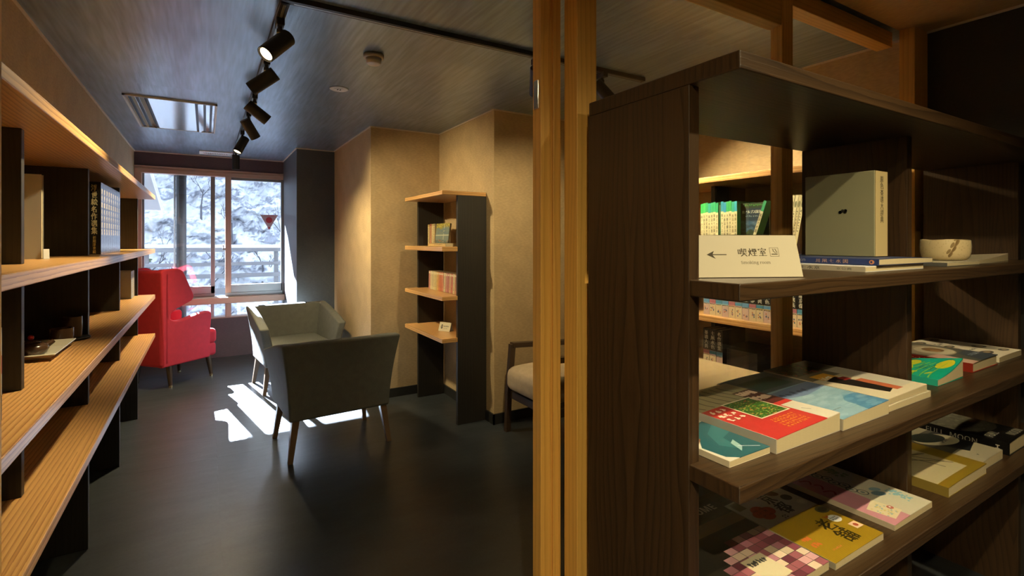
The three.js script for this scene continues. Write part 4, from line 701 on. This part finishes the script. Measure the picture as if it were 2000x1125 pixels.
{ // inner shelf, comic row and low row
  const pc = ['#8ea6c0', '#c09aa8', '#8cb4c8', '#9cc0c4', '#d4a08c', '#c8a0ac', '#6c98b4', '#a8a4a0', '#d0b46c', '#d4b878', '#c0a898', '#88b0c8'];
  const at = atlas(12, 80, 400, (g, i, w, h) => { fill(g, '#17130f', 0, 0, w, h); kanji(g, ['茶道大典', '七風水色', '名作選集', '老舗京都'][i % 4], 17, 20, 46, { color: '#d8d4c4', w: 13, gap: 1.05 }); fill(g, pc[i], 0, 225, w, 60); fill(g, i % 3 ? '#d8c4a0' : '#c9ada4', 0, 275, w, 125); fill(g, ['#5a94c4', '#b06a78', '#4a8cb0'][i % 3], 0, 228, w, 34); marks(g, '#2a2620', 8, 268, 64, 20, 1, 6); for (let q = 0; q < 6; q++) ell(g, ['#6a5c88', '#b8704c', '#3c5c70'][(q + i) % 3], 20 + rnd() * 40, 310 + rnd() * 60, 6, 8); });
  for (let i = 0; i < 12; i++) standing('comic_volume', `thick comic volume on the inner shelf below the sign, ${ORD[i]} from the left`, [2.425, 0.9313, -1.885 + i * 0.0402 + (i > 9 ? 0.09 : 0)], [0.0385, 0.20, 0.13], flat(0.06, 0.05, 0.04), { spine: at, strip: [i, 12], group: 'comic volumes behind the glass' });
  for (let i = 0; i < 3; i++) standing('comic_volume', `black lettered volume on the low inner shelf behind the table, ${ORD[i]} from the left`, [2.45, 0.6323, -1.906 + i * 0.043], [0.040, 0.215, 0.13], flat(0.03, 0.025, 0.02), { spine: at, strip: [i + 4, 12], group: 'black lettered volumes on the low inner shelf' });
  lying('box_file', 'dark video box lying on the low inner shelf beside the lettered volumes', 'box', [2.46, 2.66, -1.78, -1.60], 0.6325, 0.14, flat(0.02, 0.02, 0.022), { spine: flat(0.02, 0.02, 0.022), pages: flat(0.02, 0.02, 0.022) });
}
{ // alcove shelf
  const at = atlas(4, 60, 320, (g, i, w, h) => { fill(g, ['#c9b98c', '#b98a6a', '#d2c49a', '#c8b78a'][i], 0, 0, w, h); fill(g, ['#a08c5c', '#8c4432', '#b09c6c', '#9c8c60'][i], 0, 0, w, 30); marks(g, '#4a4030', 14, 50, 32, 220, 9, 1); });
  [[-4.0, 0.03], [-3.955, 0.036], [-3.915, 0.03], [-3.882, 0.028]].forEach(([z, th], i) => standing('paperback', `upright cream book on the second alcove board, ${ORD[i]} from the left`, [1.60, 1.3023, z], [th, 0.178 + (i % 2) * 0.004, 0.14], flat(0.5, 0.42, 0.28), { spine: at, strip: [i, 4], group: 'upright books on the second alcove board' }));
  const pb = thing('picture_book', 'picture book with a window view leaning face out in the alcove', 'book', [1.585, 1.3285, -3.70], 0.0);
  const cg = canvas(320, 220, (g, w, h) => { fill(g, '#6c7c78', 0, 0, w, h); poly(g, '#8c8440', [[0, 0], [320, 0], [320, 40], [200, 30], [120, 70], [40, 40], [0, 60]]); for (let i = 0; i < 80; i++) ell(g, ['#a89c3c', '#6c6a2c', '#c0aa50'][i % 3], rnd() * 320, rnd() * 45, 8, 5); fill(g, '#b4b8a4', 190, 10, 12, 210); fill(g, '#b4b8a4', 0, 128, 320, 12); for (let i = 0; i < 50; i++) ell(g, ['#3c5060', '#a06a40', '#4a5c50'][i % 3], rnd() * 320, 185 + rnd() * 30, 10, 5); for (let i = 0; i < 20; i++) ell(g, '#5c7480', rnd() * 320, 60 + rnd() * 60, 16, 8); });
  mesh('front_cover', uvFit(bx(-0.001, 0, 0, 0.155, -0.13, 0.13), 'z', 1, 'y', 1), printed(cg), pb); mesh('pages', bx(0, 0.012, 0.001, 0.153, -0.128, 0.128), M.pages, pb); mesh('back_cover', bx(0.012, 0.013, 0, 0.155, -0.13, 0.13), M.paper, pb); pb.rotation.z = -0.12;
  lying('paperback', 'thick paperback lying flat under the picture book in the alcove', 'book', [1.515, 1.66, -3.80, -3.46], 1.3023, 0.024, flat(0.5, 0.4, 0.24), { spine: cv(300, 30, (g, w, h) => { fill(g, '#c2a468', 0, 0, w, h); marks(g, '#4a3c24', 120, 6, 140, 18, 1, 9); }), back: flat(0.5, 0.4, 0.24) });
  const cs = ['#b87c78', '#d2c4a0', '#c8c09c', '#d8cc9c', '#cfc394', '#d6b070', '#d08c64', '#cc7c64', '#d8947c', '#d4c8a8', '#c89890', '#b87878', '#d0b090', '#c87c70', '#d2c49c', '#b8886c'];
  const at2 = atlas(16, 32, 256, (g, i, w, h) => { fill(g, cs[i], 0, 0, w, h); fill(g, '#e4dcc0', 4, 14, 24, 20); marks(g, '#5a4638', 9, 50, 14, 170, 10, 1); });
  for (let i = 0; i < 16; i++) { const o = standing('paperback', `small pastel paperback on the third alcove board, ${ORD[i]} from the left`, [1.60, 0.9423, -3.985 + i * 0.0345], [0.0315, 0.15, 0.10], flat(0.45, 0.36, 0.26), { spine: at2, strip: [i, 16], group: 'pastel paperbacks on the third alcove board' }); o.rotation.x = i < 9 ? 0.05 : 0.09; o.position.y += 0.0018; }
  const c = thing('card_sign', 'small white card sign on the lowest alcove board', 'sign', [1.59, 0.6391, -3.66], 0.5);
  const card = uvFit(bx(-0.001, 0.001, 0, 0.07, -0.055, 0.055), 'z', 1, 'y', 1); card.rotateZ(-0.35);
  mesh('card', card, cv(240, 110, (g, w, h) => { fill(g, '#e0d8bc', 0, 0, w, h); ell(g, '#333', 60, 55, 22, 26); ell(g, '#e0d8bc', 60, 55, 12, 14); ell(g, '#333', 60, 58, 7, 8); marks(g, '#444', 100, 40, 110, 22, 1, 8); marks(g, '#777', 100, 72, 80, 10, 1, 10); }), c);
  const bkc = bx(-0.001, 0.001, 0, 0.07, -0.055, 0.055); bkc.rotateZ(0.35); bkc.translate(0.048, 0, 0); mesh('card_back', bkc, M.white, c);
}
{ // left wall shelf: upper row
  const vol = (g, i, w, h) => { fill(g, '#12100d', 0, 0, w, h); kanji(g, '浮世絵名作選集', 14, 30, 34, { color: '#e6c878', w: 14 }); };
  const at = atlas(9, 70, 384, vol); at.roughness = 0.16;
  const titled = printed(canvas(320, 384, (g, w, h) => { fill(g, '#15110c', 0, 0, w, h); kanji(g, '浮世絵名作選集', 265, 12, 37, { color: '#fff0b8', w: 15, gap: 1.02 }); kanji(g, '初期浮世絵', 274, 284, 19, { color: '#e6c878', w: 14, gap: 1.0 }); }), 0.5);
  for (let i = 0; i < 9; i++) {
    const th = 0.066, z = -3.035 - i * 0.0685, o = standing('art_volume', i ? `black art volume with gold lettering on the left shelf, ${ORD[i]} from the camera` : 'nearest black art volume, gold brush title on its side', [-0.418, 1.2833, z], [th, 0.336, 0.20], flat(0.012, 0.011, 0.01, 0.4), { spine: at, strip: [i, 9], turn: Math.PI, group: 'black art volumes on the left shelf' });
    if (!i) mesh('title_side', uvFit(bx(0, 0.20, 0, 0.336, -th / 2 - 0.0012, -th / 2 - 0.0002), 'x', -1, 'y', 1), titled, o);
  }
  const f = thing('folder', 'tall pale grey folder standing near the first divider on the left shelf', 'folder', [-0.575, 1.2833, -2.42], 0);
  mesh('cover', bx(-0.07, 0.075, 0, 0.30, 0.012, 0.014, 0, 'y'), flat(0.36, 0.36, 0.33, 0.8), f); mesh('pages', bx(-0.07, 0.072, 0.002, 0.296, -0.012, 0.012), M.pages, f); mesh('back_cover', bx(-0.07, 0.075, 0, 0.30, -0.014, -0.012, 0, 'y'), flat(0.36, 0.36, 0.33, 0.8), f);
  const lf = thing('card_sign', 'small white folded card at the foot of the grey folder', 'card', [-0.485, 1.2833, -2.40], 0.3);
  const a = bx(-0.008, 0.008, 0, 0.036, -0.0008, 0.0008); a.rotateX(-0.25); const bq = bx(-0.008, 0.008, 0, 0.036, -0.0008, 0.0008); bq.rotateX(0.25); bq.translate(0, 0, -0.0178); mesh('card', a, M.white, lf); mesh('card_back', bq, M.white, lf);
  // thin magazines further along
  const at3 = atlas(6, 30, 256, (g, i, w, h) => { fill(g, ['#c4c2b8', '#8a8880', '#d0cec4', '#6a6860', '#c8c0b0', '#a89888'][i], 0, 0, w, h); marks(g, '#333', 8, 30, 14, 180, 9, 1); });
  for (let i = 0; i < 6; i++) { const o = standing('magazine', `thin pale magazine leaning on the last divider of the left shelf, ${ORD[i]} from the camera`, [-0.455, 0.9313, -4.50 - i * 0.031], [0.024, 0.195, 0.17], flat(0.45, 0.43, 0.4), { spine: at3, strip: [i, 6], turn: Math.PI, group: 'thin magazines at the end of the left shelf', cat: 'magazine' }); o.rotation.x = 0.04; o.position.y += 0.001; }
  const m = standing('magazine', 'thin red and white magazine standing before the first divider on the left shelf', [-0.408, 0.9313, -1.62], [0.012, 0.215, 0.15], flat(0.55, 0.5, 0.45), { spine: printed(canvas(40, 300, (g, w, h) => { fill(g, '#cfc6b8', 0, 0, w, h); fill(g, '#b84a34', 0, 90, w, 60); fill(g, '#1c1a18', 0, 220, w, 80); marks(g, '#ddd', 6, 226, 28, 66, 4, 2); }), 0.4), turn: Math.PI });
}
{ // tea things on the left shelf
  const Y = 0.9313;
  const d = thing('serving_dish', 'white rectangular dish with flared rim on the left shelf', 'dish', [-0.525, Y, -2.49]);
  const rect = (w, l, y) => [V(-w, y, -l), V(w, y, -l), V(w, y, l), V(-w, y, l)];
  const rings = [rect(0.055, 0.12, 0), rect(0.058, 0.123, 0.003), rect(0.078, 0.165, 0.022), rect(0.077, 0.162, 0.025), rect(0.06, 0.128, 0.008), rect(0.054, 0.118, 0.006)];
  const P = [], I = []; rings.forEach((r) => r.forEach((v) => P.push(v.x, v.y, v.z))); for (let k = 0; k < 5; k++) for (let i = 0; i < 4; i++) { const a = k * 4 + i, c = k * 4 + (i + 1) % 4; I.push(a, c, c + 4, a, c + 4, a + 4); } I.push(0, 2, 1, 0, 3, 2, 20, 21, 22, 20, 22, 23);
  let g = new THREE.BufferGeometry(); g.setAttribute('position', new THREE.Float32BufferAttribute(P, 3)); g.setIndex(I); g = g.toNonIndexed(); g.computeVertexNormals(); mesh('dish', g, std({ color: lin(0.62, 0.58, 0.46), roughness: 0.3 }), d);
  const glaze = std({ color: lin(0.06, 0.03, 0.016), roughness: 0.22 });
  const lathe = (pts) => new THREE.LatheGeometry(pts.map((p) => new THREE.Vector2(...p)), 36);
  const pot = thing('teapot', 'small brown glazed teapot with a red knob on the white dish', 'teapot', [-0.535, Y + 0.0062, -2.44]);
  mesh('body', lathe([[0, 0], [0.03, 0], [0.042, 0.008], [0.05, 0.024], [0.045, 0.038], [0.026, 0.046], [0, 0.047]]), glaze, pot); const lid = mesh('lid', lathe([[0, 0.056], [0.01, 0.055], [0.024, 0.049], [0.027, 0.045], [0, 0.045]]), glaze, pot); mesh('knob', new THREE.SphereGeometry(0.009, 16, 10).translate(0, 0.064, 0), flat(0.45, 0.03, 0.04, 0.3), lid); mesh('spout', rod([0.03, 0.024, -0.02], [0.055, 0.042, -0.036], 0.012, 0.007, 12), glaze, pot);
  const cup = (label, x, z, r, h) => { const c = thing('tea_cup', label, 'cup', [x, Y, z], 0, 'brown glazed cups on the left shelf'); mesh('cup', lathe([[0, 0], [r * 0.85, 0], [r * 0.95, 0.004], [r, h * 0.5], [r, h], [r - 0.004, h], [r - 0.004, h * 0.4], [r * 0.8, 0.008], [0, 0.008]]), glaze, c); return c; };
  cup('shorter brown glazed cup between the teapot and the tall cup', -0.50, -2.70, 0.038, 0.062);
  const tall = cup('taller brown glazed cup standing on the black saucer', -0.485, -2.79, 0.036, 0.088); tall.position.y += 0.0085;
  const s = thing('saucer', 'small black lobed saucer under the tall brown cup', 'saucer', [-0.478, Y, -2.785]);
  const sg = lathe([[0, 0], [0.04, 0], [0.056, 0.006], [0.058, 0.010], [0.055, 0.0105], [0.04, 0.008], [0, 0.0075]]); const sp = sg.attributes.position; for (let i = 0; i < sp.count; i++) { const k = 1 + 0.04 * Math.sin(6 * Math.atan2(sp.getZ(i), sp.getX(i))); sp.setX(i, sp.getX(i) * k); sp.setZ(i, sp.getZ(i) * k); } sg.computeVertexNormals(); mesh('plate', sg, M.blackMetal, s);
}
renderer.render(scene, camera);
